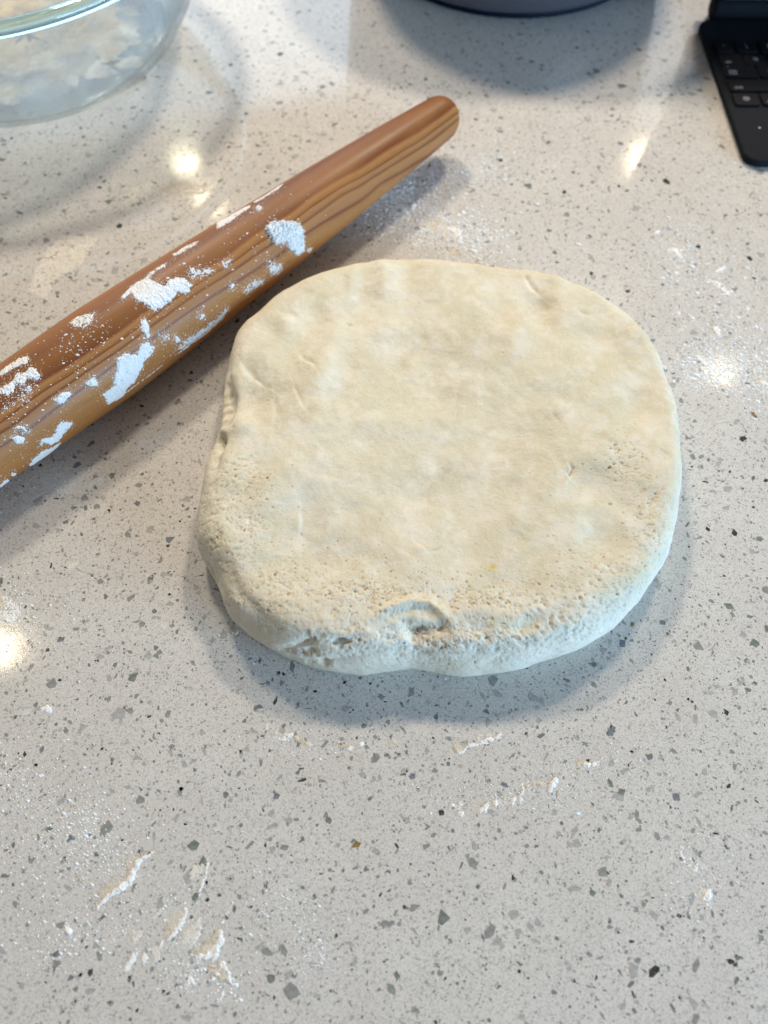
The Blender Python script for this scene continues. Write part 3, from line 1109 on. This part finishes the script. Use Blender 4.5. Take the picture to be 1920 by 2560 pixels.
for k, (poly, hgt, namp, drop) in enumerate(PATCHES):
    pp = np.array(poly)
    uv = pin_uv(pp[:, 0], pp[:, 1])
    fm = flour_mesh("flour_patch", poly_sdf(uv), pin_map, hgt * 0.85, namp * 1.1, 700, 0.00026, drop, 100 + k * 7, 0.0011, 0.75, 1300, 0.42)
    if fm:
        link("flour_patch", fm, M_FLOUR, pin)


def lump_mesh(name, spots, rnd, flat=0.7):
    """joined crumbs: each an uneven little nugget"""
    V, F = [], []
    base = [(0, 0, 1), (0.9, 0, 0.35), (0.28, 0.86, 0.35), (-0.73, 0.53, 0.35), (-0.73, -0.53, 0.35), (0.28, -0.86, 0.35),
            (0.73, 0.53, -0.4), (-0.28, 0.86, -0.4), (-0.9, 0, -0.4), (-0.28, -0.86, -0.4), (0.73, -0.53, -0.4)]
    fs = [(0, 1, 2), (0, 2, 3), (0, 3, 4), (0, 4, 5), (0, 5, 1), (1, 6, 2), (2, 7, 3), (3, 8, 4), (4, 9, 5), (5, 10, 1), (2, 6, 7), (3, 7, 8), (4, 8, 9), (5, 9, 10), (1, 10, 6)]
    B = np.array(base)
    for c, nrm, r in spots:
        b = len(V)
        q = B * rnd.uniform(0.7, 1.25, (11, 1)) * r
        a = rnd.uniform(0, 6.28)
        ca, sa = math.cos(a), math.sin(a)
        q = q @ np.array([[ca, sa, 0], [-sa, ca, 0], [0, 0, flat]]) * np.array([rnd.uniform(0.8, 2.0), 1, 1])
        n = np.array(nrm)
        t = np.cross(n, [0.3, 0.9, 0.1]); t /= np.linalg.norm(t)
        bt = np.cross(n, t)
        V.extend(np.array(c) + q[:, :1] * t + q[:, 1:2] * bt + q[:, 2:] * n)
        F.extend([tuple(b + i for i in f) for f in fs])
    return mesh_from(name, np.array(V), F)


# fine specks stuck to the pin, gathered round the patches
crnd = np.random.default_rng(8)
spots = []
cand = []
for poly, hgt, namp, drop in PATCHES:
    pp = np.array(poly)
    c = pp.mean(0)
    e = np.linalg.norm(pp - c, axis=1).mean()
    for _ in range(int(10 + e * 0.5)):
        cand.append(c + crnd.normal(0, 1, 2) * e * 1.3)
for c in ((640, 600), (210, 850), (240, 835), (160, 875), (175, 890), (70, 1120), (60, 930), (420, 900), (520, 800), (600, 760)):
    for _ in range(45):
        cand.append(np.array(c) + crnd.normal(0, 34, 2))
for poly, hgt, namp, drop in PATCHES:              # powder thinning out round each patch
    pp = np.array(poly + poly[:1])
    for a_, b_ in zip(pp[:-1], pp[1:]):
        m_ = int(np.linalg.norm(b_ - a_) * 1.6) + 2
        for t_ in crnd.random(m_):
            q_ = a_ + (b_ - a_) * t_ + crnd.normal(0, 5.5, 2)
            cand.append((q_[0], q_[1], 0.55))
for x, y in Z4([(637, 632), (695, 638), (738, 620), (590, 708), (460, 712), (402, 655), (425, 615), (285, 655), (365, 620), (790, 640), (860, 630)]) + Z5([(520, 325), (1055, 325), (855, 175)]):
    cand.append(np.array([x, y, 1.8]))
cand = np.array([list(c)[:2] + [c[2] if len(c) > 2 else 1.0] for c in cand])
ctr = np.array([[0, 1065.], [1112, 288]])
dd = np.abs((ctr[1] - ctr[0])[0] * (cand[:, 1] - ctr[0][1]) - (ctr[1] - ctr[0])[1] * (cand[:, 0] - ctr[0][0])) / np.linalg.norm(ctr[1] - ctr[0])
halfw = np.interp(cand[:, 0], [0, 560, 960, 1110], [120, 95, 68, 50])
cand = cand[(dd < halfw) & (cand[:, 0] < 1090)]
uv = pin_uv(cand[:, 0], cand[:, 1])
for (u, v), c in zip(uv, cand):
    p = pin_map(np.array([u]), np.array([v]), np.array([0.0]))[0]
    nrm = (0, math.sin(v / 0.024), math.cos(v / 0.024))
    spots.append((p, nrm, 0.00016 * math.exp(crnd.normal(0, 0.5)) * c[2]))
fd = link("flour_dusting", lump_mesh("flour_dusting", spots, crnd, 0.6), M_FLOUR, pin)
fd['kind'] = 'stuff'

# ------------------------------------------------------------------ flour left on the counter
def counter_flour(name, label, cat, parts, group=None):
    """one smear: its crusts and films joined, on the counter; parts = (points px, kind, width mm, height mm, drop, material)"""
    allP = []
    objs = []
    c0 = None
    Vs, Fs, Ms, off = [], [], [], 0
    for k, (pts, kind, w, hgt, drop, mi) in enumerate(parts):
        A = at([p[0] for p in pts], [p[1] for p in pts])[:, :2]
        if c0 is None:
            c0 = A.mean(0)
        sdf = poly_sdf(A) if kind == 'poly' else line_sdf(A, w / 1000)
        sd = sum(map(ord, label)) * 3 + k * 11
        m = flour_mesh("tmp", sdf, flat_map, hgt * 0.75 / 1000, 0.0011 if kind == 'poly' else min(0.0009, w / 1000 * 0.75), 420, 0.0003, drop, sd, 0.0009, 0.9, 900, 0.28 if kind == 'poly' else 0.12)
        if not m:
            continue
        n = len(m.vertices)
        co = np.empty(n * 3, np.float32)
        m.vertices.foreach_get("co", co)
        co = co.reshape(-1, 3)
        co[:, :2] -= c0
        co[:, 2] += 0.00006
        q = np.empty(len(m.loops), np.int32)
        m.loops.foreach_get("vertex_index", q)
        Vs.append(co)
        Fs.append(q.reshape(-1, 4) + off)
        Ms.append(np.full(len(q) // 4, mi))
        off += n
        bpy.data.meshes.remove(m)
    me = mesh_from(name, np.vstack(Vs), np.vstack(Fs))
    o = link(name, me, [M_FLOUR, M_PASTE, M_FILM], None, (c0[0], c0[1], 0))
    me.polygons.foreach_set("material_index", np.concatenate(Ms).astype(np.int32))
    tag(o, label, cat, group)
    return o


GF = "flour smears left on the counter"
B3 = lambda pts: [(x / 2.592, 1920 + y / 2.592) for x, y in pts]
B4 = lambda pts: [(640 + x / 2.592, 1800 + y / 2.592) for x, y in pts]
B5 = lambda pts: [(1280 + x / 2.592, 1800 + y / 2.592) for x, y in pts]
B1 = lambda pts: [(x / 2.592, y / 2.592) for x, y in pts]
S = counter_flour
S("flour_streak", "long jagged white flour streak slanting alone at the lower left of the counter", "flour", [
    (B3([(620, 890), (640, 800), (680, 755), (790, 740), (830, 660), (800, 610), (900, 560), (985, 540), (920, 590), (870, 660), (850, 740), (760, 800), (690, 850), (640, 910)]), 'poly', 0, .25, .12, 1),
    (B3([(640, 900), (690, 840), (760, 795), (840, 740), (865, 670), (900, 610), (985, 545)]), 'line', 1.5, .9, .05, 0)], GF)
S("flour_streak", "cream smear with white right edge, longest one in the lower left fan of smears", "flour", [
    (B3([(1055, 1080), (1080, 1000), (1150, 930), (1205, 900), (1200, 960), (1150, 1040), (1100, 1110)]), 'poly', 0, .2, .08, 1),
    (B3([(1090, 1115), (1140, 1060), (1180, 1000), (1200, 940), (1198, 880)]), 'line', 1.0, .7, .1, 0)], GF)
S("flour_streak", "plain cream flour smear between two white-edged smears at lower left", "flour", [
    (B3([(1175, 1100), (1200, 1050), (1260, 1000), (1290, 960), (1300, 1050), (1260, 1110), (1220, 1165), (1190, 1150)]), 'poly', 0, .2, .12, 2),
    (B3([(1220, 1170), (1265, 1120), (1300, 1050), (1292, 960)]), 'line', .5, .3, .3, 0)], GF)
S("flour_streak", "thick cream smear with bright white curled edge, rightmost of the lower left fan", "flour", [
    (B3([(1260, 1190), (1320, 1150), (1370, 1100), (1390, 1040), (1430, 1060), (1400, 1150), (1340, 1220), (1280, 1230)]), 'poly', 0, .4, .04, 1),
    (B3([(1285, 1235), (1340, 1215), (1385, 1190), (1425, 1140), (1425, 1060)]), 'line', 1.5, 1.1, .05, 0),
    (B3([(1430, 1010), (1445, 1000)]), 'line', .9, .7, .1, 0)], GF)
S("flour_streak", "crumbly hook shaped flour heap at the bottom end of the lower left fan", "flour", [
    (B3([(1350, 1330), (1370, 1270), (1430, 1270), (1480, 1330), (1500, 1400), (1440, 1390), (1400, 1370)]), 'poly', 0, .6, .18, 1),
    (B3([(1375, 1260), (1400, 1210)]), 'line', 1.2, .8, .1, 0),
    (B3([(1375, 1380), (1410, 1330), (1440, 1280), (1475, 1320), (1490, 1390), (1530, 1410)]), 'line', 1.2, 1.0, .12, 0),
    (B3([(1430, 1500), (1450, 1440)]), 'line', .9, .5, .2, 0),
    (B3([(1215, 1420), (1230, 1370), (1260, 1400)]), 'line', 1.0, .5, .25, 0)], GF)
S("flour_streak", "faint flat flour smear above the lower left fan of smears", "flour", [
    (B3([(1200, 730), (1230, 670), (1290, 620), (1350, 580), (1330, 640), (1280, 710)]), 'poly', 0, .15, .18, 2),
    (B3([(1290, 840), (1300, 770), (1330, 700), (1345, 620)]), 'line', .6, .4, .3, 0)], GF)
S("flour_streak", "three short flour dabs side by side left of the lower left fan", "flour", [
    (B3([(850, 1080), (890, 1050), (940, 1050), (920, 1090), (870, 1130)]), 'poly', 0, .2, .1, 2),
    (B3([(820, 1300), (850, 1250), (880, 1205)]), 'line', 1.3, .5, .1, 0),
    (B3([(930, 1260), (935, 1210)]), 'line', 1.0, .5, .1, 0),
    (B3([(985, 1180), (1005, 1150), (1040, 1190), (1030, 1260), (995, 1265)]), 'poly', 0, .35, .1, 2),
    (B3([(1040, 1160), (1055, 1110)]), 'line', 1.0, .5, .1, 0),
    (B3([(990, 980), (1040, 920), (1060, 930)]), 'line', .8, .2, .3, 2)], GF)
S("flour_streak", "broken cream and white crumb line on bare counter below the dough's middle", "flour", [
    (B4([(0, 30), (60, 60), (130, 110), (210, 110), (230, 80), (140, 60), (60, 20)]), 'poly', 0, .12, .45, 2),
    (B4([(120, 110), (180, 125), (230, 90)]), 'line', 1.0, .6, .2, 0),
    (B4([(250, 115), (300, 135), (355, 165)]), 'line', 1.2, .5, .2, 1),
    (B4([(340, 165), (365, 160)]), 'line', .8, .7, .1, 0)], GF)
S("flour_streak", "short faint row of flour crumbs right of the broken crumb line", "flour", [
    (B4([(510, 160), (580, 175), (650, 185), (700, 155)]), 'line', 1.2, .5, .42, 1),
    (B4([(600, 185), (625, 180)]), 'line', .8, .6, .1, 0), (B4([(675, 165), (690, 150)]), 'line', .8, .6, .1, 0),
    (B4([(870, 150), (905, 140)]), 'line', 1.0, .4, .3, 1)], GF)
S("flour_streak", "thin curved flour ridge ending in a cream flake right of centre", "flour", [
    (B4([(1275, 185), (1310, 155), (1365, 165), (1340, 200), (1300, 215)]), 'poly', 0, .5, .05, 1),
    (B4([(1295, 220), (1345, 205), (1370, 175)]), 'line', .7, .8, .1, 0),
    (B4([(1380, 165), (1450, 150), (1500, 130), (1560, 115), (1590, 80)]), 'line', 1.2, .5, .32, 0),
    (B4([(1400, 140), (1470, 110), (1540, 90)]), 'line', 1.0, .2, .45, 2)], GF)
S("flour_streak", "long crumbly flour trail with raised white bits at lower right of centre", "flour", [
    (B4([(1230, 560), (1290, 520), (1360, 550), (1420, 560), (1480, 510), (1600, 500), (1660, 480), (1660, 540), (1560, 580), (1440, 600), (1340, 620)]), 'poly', 0, .15, .55, 2),
    (B4([(1270, 545), (1285, 560)]), 'line', 1.0, .8, .1, 0), (B4([(1325, 600), (1345, 610)]), 'line', 1.2, .9, .1, 0),
    (B4([(1325, 545), (1335, 555)]), 'line', .8, .8, .1, 0), (B4([(1450, 600), (1470, 580), (1500, 555)]), 'line', 1.3, 1.0, .1, 0),
    (B4([(1550, 560), (1560, 520)]), 'line', 1.0, .9, .1, 0), (B4([(1430, 570), (1450, 590), (1420, 600)]), 'line', 1.0, .5, .1, 1),
    (B5([(0, 540), (15, 500)]), 'line', 1.0, .8, .15, 0), (B5([(55, 540), (65, 410)]), 'line', .8, .5, .35, 0),
    (B5([(80, 440), (150, 410), (215, 420), (230, 440)]), 'line', 1.4, .4, .35, 1)], GF)
S("flour_streak", "small white upright flour sliver at the right tip of the crumbly trail", "flour", [
    (B5([(245, 465), (262, 420), (285, 375)]), 'line', 1.1, 1.2, .03, 0)], GF)
S("flour_streak", "small white crumb pair above the upright flour sliver, right of centre", "flour", [
    (B5([(410, 280), (450, 270)]), 'line', 1.0, .4, .25, 1), (B5([(465, 300), (500, 285)]), 'line', 1.3, .9, .1, 0), (B5([(530, 295), (560, 270)]), 'line', 1.0, .7, .15, 0),
    (B5([(560, 260), (620, 250), (680, 255)]), 'line', 1.5, .25, .55, 0)], GF)
S("flour_streak", "broken vertical trail of flour specks at the lower right edge", "flour", [
    (B5([(1090, 820), (1110, 900), (1180, 940), (1200, 1000)]), 'line', 1.6, .3, .45, 0), (B5([(1260, 1190), (1275, 1130), (1285, 1110)]), 'line', 1.5, .6, .15, 0),
    (B5([(1190, 1130), (1240, 1120), (1250, 1180)]), 'line', 1.8, .15, .3, 2), (B5([(1280, 1050), (1285, 1060)]), 'line', .8, .5, .1, 0),
    (B5([(1000, 890), (1060, 870)]), 'line', 1.8, .12, .5, 2)], GF)
S("flour_streak", "loose crumbs of flour on the counter just past the rolling pin's tip side", "flour", [
    (B1([(2540, 1420), (2620, 1400), (2740, 1440), (2850, 1420), (2960, 1480), (2990, 1560), (2900, 1560), (2800, 1500), (2650, 1460)]), 'poly', 0, .25, .52, 2),
    (B1([(2800, 1480), (2850, 1430), (2870, 1440)]), 'line', 2.0, 1.0, .15, 1), (B1([(2900, 1480), (2960, 1500), (2980, 1560)]), 'line', 2.4, 1.3, .15, 0),
    (B1([(2950, 1590), (2930, 1640), (2990, 1640)]), 'line', 2.0, 1.2, .15, 1), (B1([(2520, 1340), (2600, 1340), (2640, 1390)]), 'line', 2.2, .7, .3, 0),
    (B1([(2420, 1250), (2470, 1290), (2510, 1330)]), 'line', 1.8, .5, .42, 0), (B1([(2480, 1440), (2560, 1480)]), 'line', 1.5, .4, .4, 0)], GF)
S("flour_streak", "pale thin flour film on the counter above the rolling pin's floury middle", "flour", [
    ([(70, 730), (100, 640), (150, 590), (250, 590), (205, 660), (140, 700), (120, 750)], 'poly', 0, .07, .30, 2),
    ([(330, 470), (410, 440), (480, 460), (400, 500), (330, 530), (290, 520)], 'poly', 0, .08, .42, 2)], GF)
S("flour_streak", "light brownish flour crust behind the rolling pin near the glass bowl", "flour", [
    ([(400, 470), (440, 450), (490, 460), (545, 470), (520, 485), (460, 485), (420, 490)], 'poly', 0, .2, .38, 1)], GF)
S("flour_streak", "small cream flour flake near the left edge beside a grey stone chip", "flour", [
    ([(165, 1430), (172, 1410), (195, 1405), (190, 1418), (175, 1425)], 'poly', 0, .3, .05, 2)], GF)
S("flour_streak", "crusty flour patch at the left edge of the counter beside a lamp reflection", "flour", [
    ([(-20, 1500), (20, 1490), (60, 1520), (50, 1560), (10, 1555), (-20, 1545)], 'poly', 0, .25, .34, 0),
    ([(10, 1550), (30, 1545)], 'line', 2.0, .9, .15, 0), ([(0, 1500), (10, 1520)], 'line', 2.5, .5, .2, 1)], GF)
S("flour_flake", "tiny white flour flake alone on bare counter below the left lamp reflection", "flour", [([(108, 1772), (115, 1768), (124, 1780)], 'line', 1.4, .7, .03, 0)])
S("flour_streak", "cluster of flour crumbs right of the dough, nearest the right edge", "flour", [
    ([(1880, 920), (1925, 890), (1935, 960), (1890, 965)], 'poly', 0, .25, .48, 1), ([(1890, 955), (1930, 958)], 'line', 1.8, .9, .2, 0), ([(1885, 892), (1893, 893)], 'line', 1.2, .8, .05, 0)], GF)
sp_ = S("flour_streak", "sparse white flour crumbs strewn between dark tablet keyboard and dough", "flour", [
    ([(1637, 585), (1648, 578)], 'line', 1.6, .9, .1, 0), ([(1670, 625), (1690, 625), (1700, 648)], 'line', 2.0, .6, .35, 0), ([(1688, 680), (1692, 685)], 'line', 1.4, .8, .1, 0),
    ([(1790, 680), (1812, 668)], 'line', 1.8, 1.0, .1, 0), ([(1770, 700), (1800, 715), (1815, 735)], 'line', 2.2, .4, .45, 0), ([(1805, 735), (1830, 730)], 'line', 1.6, .8, .2, 0),
    ([(1868, 775), (1872, 770)], 'line', 1.2, .8, .1, 0), ([(1785, 815), (1798, 838)], 'line', 1.8, .9, .15, 0), ([(1770, 825), (1788, 830)], 'line', 1.4, .5, .2, 1),
    ([(1690, 770), (1700, 790)], 'line', 2, .3, .45, 0), ([(1745, 890), (1790, 930)], 'line', 2.2, .25, .42, 0)], GF)
sp_['kind'] = 'stuff'
S("dough_crumb", "tiny yellowish dough crumb lying on the counter at dough's lower left edge", "crumb", [
    ([(577, 1580), (583, 1570), (593, 1572), (596, 1582), (586, 1587)], 'poly', 0, 1.6, 0, 1)])

# loose dust nobody could count
drnd = np.random.default_rng(77)
spots = []
for cx, cy, sx, sy, n, r in ((120, 2080, 110, 90, 260, .00042), (170, 2330, 90, 60, 170, .00042), (210, 2060, 30, 40, 70, .0005), (50, 1960, 60, 60, 120, .0004),
                             (700, 2260, 40, 70, 240, .0003), (790, 2380, 30, 50, 180, .0003), (250, 2140, 60, 40, 140, .0004), (500, 2440, 60, 40, 160, .0004),
                             (30, 1540, 40, 60, 160, .0004), (190, 1600, 50, 70, 90, .0003), (1750, 2180, 60, 80, 160, .0003), (1500, 1920, 90, 40, 220, .00028),
                             (1300, 1990, 130, 30, 260, .0003), (1020, 540, 80, 50, 700, .0006), (1150, 590, 70, 40, 700, .0007), (1210, 420, 70, 30, 420, .0006), (980, 500, 50, 40, 500, .0006), (1100, 470, 110, 60, 300, .0005),
                             (1800, 780, 70, 90, 500, .0006), (1690, 640, 40, 50, 260, .0006), (1900, 930, 40, 60, 420, .0006), (1780, 920, 50, 30, 500, .0006), (960, 480, 50, 40, 150, .0005),
                             (60, 1200, 60, 40, 90, .0004), (700, 830, 60, 40, 60, .0003), (300, 680, 80, 60, 90, .0004), (560, 1600, 60, 40, 40, .0003),
                             (760, 1860, 70, 30, 120, .0003), (430, 2320, 80, 60, 160, .00035), (960, 1100, 900, 900, 420, .00028), (1780, 600, 90, 90, 50, .0004)):
    n, r = int(n * 2.6), r * 0.46
    q = drnd.normal(0, 1, (n, 2)) * (sx, sy) + (cx, cy)
    p = at(q[:, 0], np.maximum(q[:, 1], -200))
    for c in p:
        if (c[0] - DC[0]) ** 2 + (c[1] - DC[1]) ** 2 > 0.100 ** 2:
            spots.append((c + np.array([0, 0, 0.00005]), (0, 0, 1), r * math.exp(drnd.normal(0, 0.5))))
for px_, py_ in ((1899, 319),):
    spots.append((at(px_, py_, 0.0057), (0, 0, 1), 0.0005))
dust = link("flour_dust", lump_mesh("flour_dust", spots, drnd, 0.34), M_FLOUR)
dust['kind'] = 'stuff'
dust['label'] = "loose specks of white flour dusted over the counter"
dust['category'] = "flour"

# ------------------------------------------------------------------ glass bowl, upper left
GB = (-0.27, 0.58)
outer = smooth_path([(0.0, 0.0025), (0.085, 0.0022), (0.094, 0.0), (0.100, 0.0006), (0.107, 0.0040), (0.115, 0.0110), (0.130, 0.0310), (0.1385, 0.0510), (0.1440, 0.0710), (0.1460, 0.082)], 7)
inner = smooth_path([(0.1435, 0.082), (0.1410, 0.0710), (0.1355, 0.0520), (0.1270, 0.0330), (0.1120, 0.0140), (0.104, 0.0085), (0.094, 0.0062), (0.0, 0.0058)], 7)
gb = empty("glass_bowl", (GB[0], GB[1], 0.0003))
V, F = lathe([(max(r, 1e-5), z) for r, z in outer + inner], 160)
link("bowl_wall", mesh_from("bowl_wall", V, F), M_GLASS, gb)
rimp = [(0.1475 + 0.0055 * math.cos(a), 0.0862 + 0.0045 * math.sin(a)) for a in np.linspace(-math.pi / 2, 1.5 * math.pi, 25)]
V, F = lathe(rimp, 200)
rim = link("rim", mesh_from("rim", V, F), M_RIM, gb)
rim.cycles.is_caustics_caster = True
for o in (counter, grit, rest):
    o.cycles.is_caustics_receiver = True
tag(gb, "large clear glass mixing bowl with flour residue inside, on the counter", "bowl")

# flour and dough scraped round its inside
ip = np.array([(r, z) for r, z in inner])
il = np.r_[0, np.cumsum(np.hypot(*np.diff(ip, axis=0).T))]


def bowl_map(u, v, h):
    """u = distance from the bowl's axis along the inside, v = arc"""
    L = il[-1] - u
    r = np.interp(L, il, ip[:, 0])
    z = np.interp(L, il, ip[:, 1])
    a = v / 0.09
    return np.stack([(r - h * 0.3) * np.cos(a), (r - h * 0.3) * np.sin(a), z + np.maximum(h, 0) + 0.0004], 1)


def bowl_residue(name, label, spec, seed, mat, hgt, drop):
    u0, u1, a0, a1, namp = spec
    pts = [(u0, a0 * 0.09), (u1, a0 * 0.09), (u1, a1 * 0.09), (u0, a1 * 0.09)]
    m = flour_mesh(name, poly_sdf(pts), bowl_map, hgt, namp, 30, 0.0010, drop, seed, 0.004, 0.6, 38, 0.25)
    o = link(name, m, mat, None, (GB[0], GB[1], 0.0003))
    tag(o, label, "flour")
    return o


bowl_residue("flour_residue", "white flour smeared low round the inside of the glass bowl", (0.020, 0.088, -3.0, 3.1, 0.020), 5, M_RES_W, 0.0004, 0.10)
bowl_residue("dough_residue", "cream dough scraps stuck to the bottom of the glass bowl", (0.004, 0.070, -3.1, 3.1, 0.018), 15, M_RES_C, 0.0009, 0.08)

# ------------------------------------------------------------------ grey bowl, top edge
PB_ = (0.107, 0.729)
pot = empty("grey_bowl", (PB_[0], PB_[1], 0))
tag(pot, "round lavender grey bowl with a dark blue foot cut off at the top edge", "bowl")
out_ = smooth_path([(0.112, 0.0042), (0.120, 0.0060), (0.127, 0.014), (0.134, 0.032), (0.139, 0.060), (0.142, 0.095), (0.144, 0.112)], 6)
in_ = smooth_path([(0.1425, 0.1145), (0.140, 0.112), (0.1375, 0.095), (0.134, 0.060), (0.128, 0.032), (0.118, 0.014), (0.095, 0.010), (0.0001, 0.010)], 6)
V, F = lathe([(0.0001, 0.0042), (0.09, 0.0042)] + out_ + in_, 128)
link("body", mesh_from("body", V, F), M_POT, pot)
V, F = lathe(smooth_path([(0.1005, 0.0040), (0.1000, 0.0002), (0.1145, 0.0002), (0.1175, 0.0012), (0.1180, 0.0032), (0.1165, 0.0050), (0.112, 0.0046)], 5), 128)
link("foot_ring", mesh_from("foot_ring", V, F), M_NAVY, pot)

# ------------------------------------------------------------------ tablet keyboard case, top right
KX, KY = 0.2412, 0.4365
kb = empty("keyboard_case", (KX, KY, 0))
tag(kb, "dark slate folding tablet keyboard with black keys at the upper right", "keyboard")
KW, KD = 0.2476, 0.166
link("base", slab_mesh("base", rounded_rect(0, 0, KW, KD, 0.0105, 10), 0.0003, 0.0056, 0.0016), M_CASE, kb)
KL = 0.2462 - KX
rows_ = [
    (0.5009, [("globe", .0174), ("control", .0156), ("option", .0156), ("command", .0195), ("", .0870), ("command", .0195), ("option", .0156), ("", .0156), ("", .0156)]),
    (0.5168, [("shift", .0343)] + [(c, .0156) for c in "ZXCVBNM,./"] + [("shift", .0215)]),
    (0.5334, [("caps\nlock", .0231)] + [(c, .0156) for c in "ASDFGHJKL;'"] + [("return", .0150)]),
    (0.5474, [("tab", .0163)] + [(c, .0156) for c in "QWERTYUIOP[]"] + [("\\", .0150)]),
    (0.5635, [("~\n`", .0130)] + [(a + "\n" + b, .0156) for a, b in zip("!@#$%^&*()_+", "1234567890-=")] + [("delete", .0160)]),
]
dg = None


def text_mesh(txt, size):
    cu = bpy.data.curves.new("t", 'FONT')
    cu.body = txt
    cu.size = size
    cu.space_line = 0.85
    cu.resolution_u = 3
    o = bpy.data.objects.new("t", cu)
    COL.objects.link(o)
    bpy.context.view_layer.update()
    ev = o.evaluated_get(bpy.context.evaluated_depsgraph_get())
    m = bpy.data.meshes.new_from_object(ev)
    bpy.data.objects.remove(o)
    bpy.data.curves.remove(cu)
    return m


def globe_mesh():
    V, F = [], []
    def ring(rx, ry, w, a0=0, a1=2 * math.pi, n=24):
        b = len(V)
        for k in range(n + 1):
            a = a0 + (a1 - a0) * k / n
            V.append((rx * math.cos(a), ry * math.sin(a), 0))
            V.append(((rx - w) * math.cos(a), (ry - w) * math.sin(a), 0))
        for k in range(n):
            F.append((b + 2 * k, b + 2 * k + 2, b + 2 * k + 3, b + 2 * k + 1))
    ring(.0022, .0022, .0003)
    ring(.0011, .0022, .0003)
    for y in (-.0010, 0, .0010):
        hw = math.sqrt(.0022 ** 2 - y * y)
        b = len(V)
        V.extend([(-hw, y - .00013, 0.00001), (hw, y - .00013, 0.00001), (hw, y + .00013, 0.00001), (-hw, y + .00013, 0.00001)])
        F.append((b, b + 1, b + 2, b + 3))
    return mesh_from("legend", V, F, False)


key_cache = {}
for yc, keys in rows_:
    x = KL
    h = 0.0134
    for txt, w in keys:
        if x + w > KW - 0.003:
            w = KW - 0.004 - x
        kk = round(w, 4)
        if kk not in key_cache:
            km = slab_mesh("key", rounded_rect(-w / 2, -h / 2, w / 2, h / 2, 0.0016, 4), 0.0, 0.0017, 0.0004, 2)
            km.materials.append(M_KEY)
            key_cache[kk] = km
        k = link("key", key_cache[kk], None, kb, (x + w / 2, yc - KY, 0.0056))
        if txt:
            if txt == "globe":
                lm = globe_mesh()
                off = (0, 0)
            else:
                small = len(txt.replace("\n", "")) > 2
                lm = text_mesh(txt, 0.0036 if small else 0.0042)
                xs = [v.co.x for v in lm.vertices]
                ys = [v.co.y for v in lm.vertices]
                if small:
                    off = (-w / 2 + 0.0032 - min(xs), -h / 2 + 0.0024 - min(ys))
                else:
                    off = (-(min(xs) + max(xs)) / 2, -(min(ys) + max(ys)) / 2)
            link("legend", lm, M_LEGEND, k, (off[0], off[1], 0.00174))
            if txt.startswith("caps"):
                dotm = mesh_from("indicator", [(.0004 * math.cos(a), .0004 * math.sin(a), 0) for a in np.linspace(0, 6.28, 12, endpoint=False)], [tuple(range(12))], False)
                link("indicator", dotm, M_LEGEND, k, (-w / 2 + .0036, h / 2 - .0018, 0.00174))
        x += w + 0.0021
link("trackpad", slab_mesh("trackpad", rounded_rect(KW / 2 - .052, .006, KW / 2 + .052, .050, .003), 0.0050, 0.0059, 0.0002), M_KEY, kb)


def box_tilted(name, x0, x1, p0, p1, th, mat, parent, bev=0.0012, rad=0.006):
    """plate from (y,z) p0 up to p1, thickness th behind it"""
    L = math.hypot(p1[0] - p0[0], p1[1] - p0[1])
    m = slab_mesh(name, rounded_rect(x0, 0, x1, L, rad, 6), -th, 0, bev)
    a = math.atan2(p1[1] - p0[1], p1[0] - p0[0])
    m.transform(Matrix.Translation((0, p0[0], p0[1])) @ Matrix.Rotation(a, 4, 'X'))
    return link(name, m, mat, parent)


# hinge barrel and folded stand
V, F = [], []
hy, hz, hr = 0.176, 0.0092, 0.0088
n = 40
prof = [(0.012, 0.0), (0.012, hr - 0.0012), (0.0128, hr - 0.0004), (0.014, hr), (KW - 0.014, hr), (KW - 0.0128, hr - .0004), (KW - 0.012, hr - 0.0012), (KW - 0.012, 0.0)]
for xx, r_ in prof:
    for k in range(n):
        a = 2 * math.pi * k / n
        V.append((xx, hy + max(r_, 1e-5) * math.cos(a), hz + max(r_, 1e-5) * math.sin(a)))
for j in range(len(prof) - 1):
    for k in range(n):
        k2 = (k + 1) % n
        F.append((j * n + k, j * n + k2, (j + 1) * n + k2, (j + 1) * n + k))
link("hinge", mesh_from("hinge", V, F), M_CASE, kb)
TB = (0.1425, 0.031)                       # lower edge of the floating tablet (y, z from the case origin)
ta = R(70)
tt_ = (TB[0] + 0.178 * math.cos(ta), TB[1] + 0.178 * math.sin(ta))
nb = (math.sin(ta), -math.cos(ta))
back = lambda d, t: (TB[0] + d * math.cos(ta) + t * nb[0], TB[1] + d * math.sin(ta) + t * nb[1])
box_tilted("lower_stand", 0.004, KW - 0.004, (hy + 0.004, hz + 0.006), back(0.075, 0.0075), 0.004, M_CASE, kb)
box_tilted("upper_stand", 0.001, KW - 0.001, back(0.072, 0.0066), back(0.178, 0.0066), 0.004, M_CASE, kb)
tab = empty("tablet", (KX + KW / 2, KY + TB[0], TB[1]))
tag(tab, "thin silver edged tablet standing in the dark keyboard at the upper right", "tablet")
bo = box_tilted("body", -KW / 2 + 0.001, KW / 2 - 0.001, (0, 0), (0.178 * math.cos(ta), 0.178 * math.sin(ta)), 0.0059, M_ALU, tab, 0.0012, 0.010)
e = 0.0003
box_tilted("screen", -KW / 2 + 0.0028, KW / 2 - 0.0028, (-e * nb[0] + 0.0018 * math.cos(ta), -e * nb[1] + 0.0018 * math.sin(ta)),
           (-e * nb[0] + 0.1762 * math.cos(ta), -e * nb[1] + 0.1762 * math.sin(ta)), 0.0004, M_SCREEN, tab, 0.0001, 0.009)
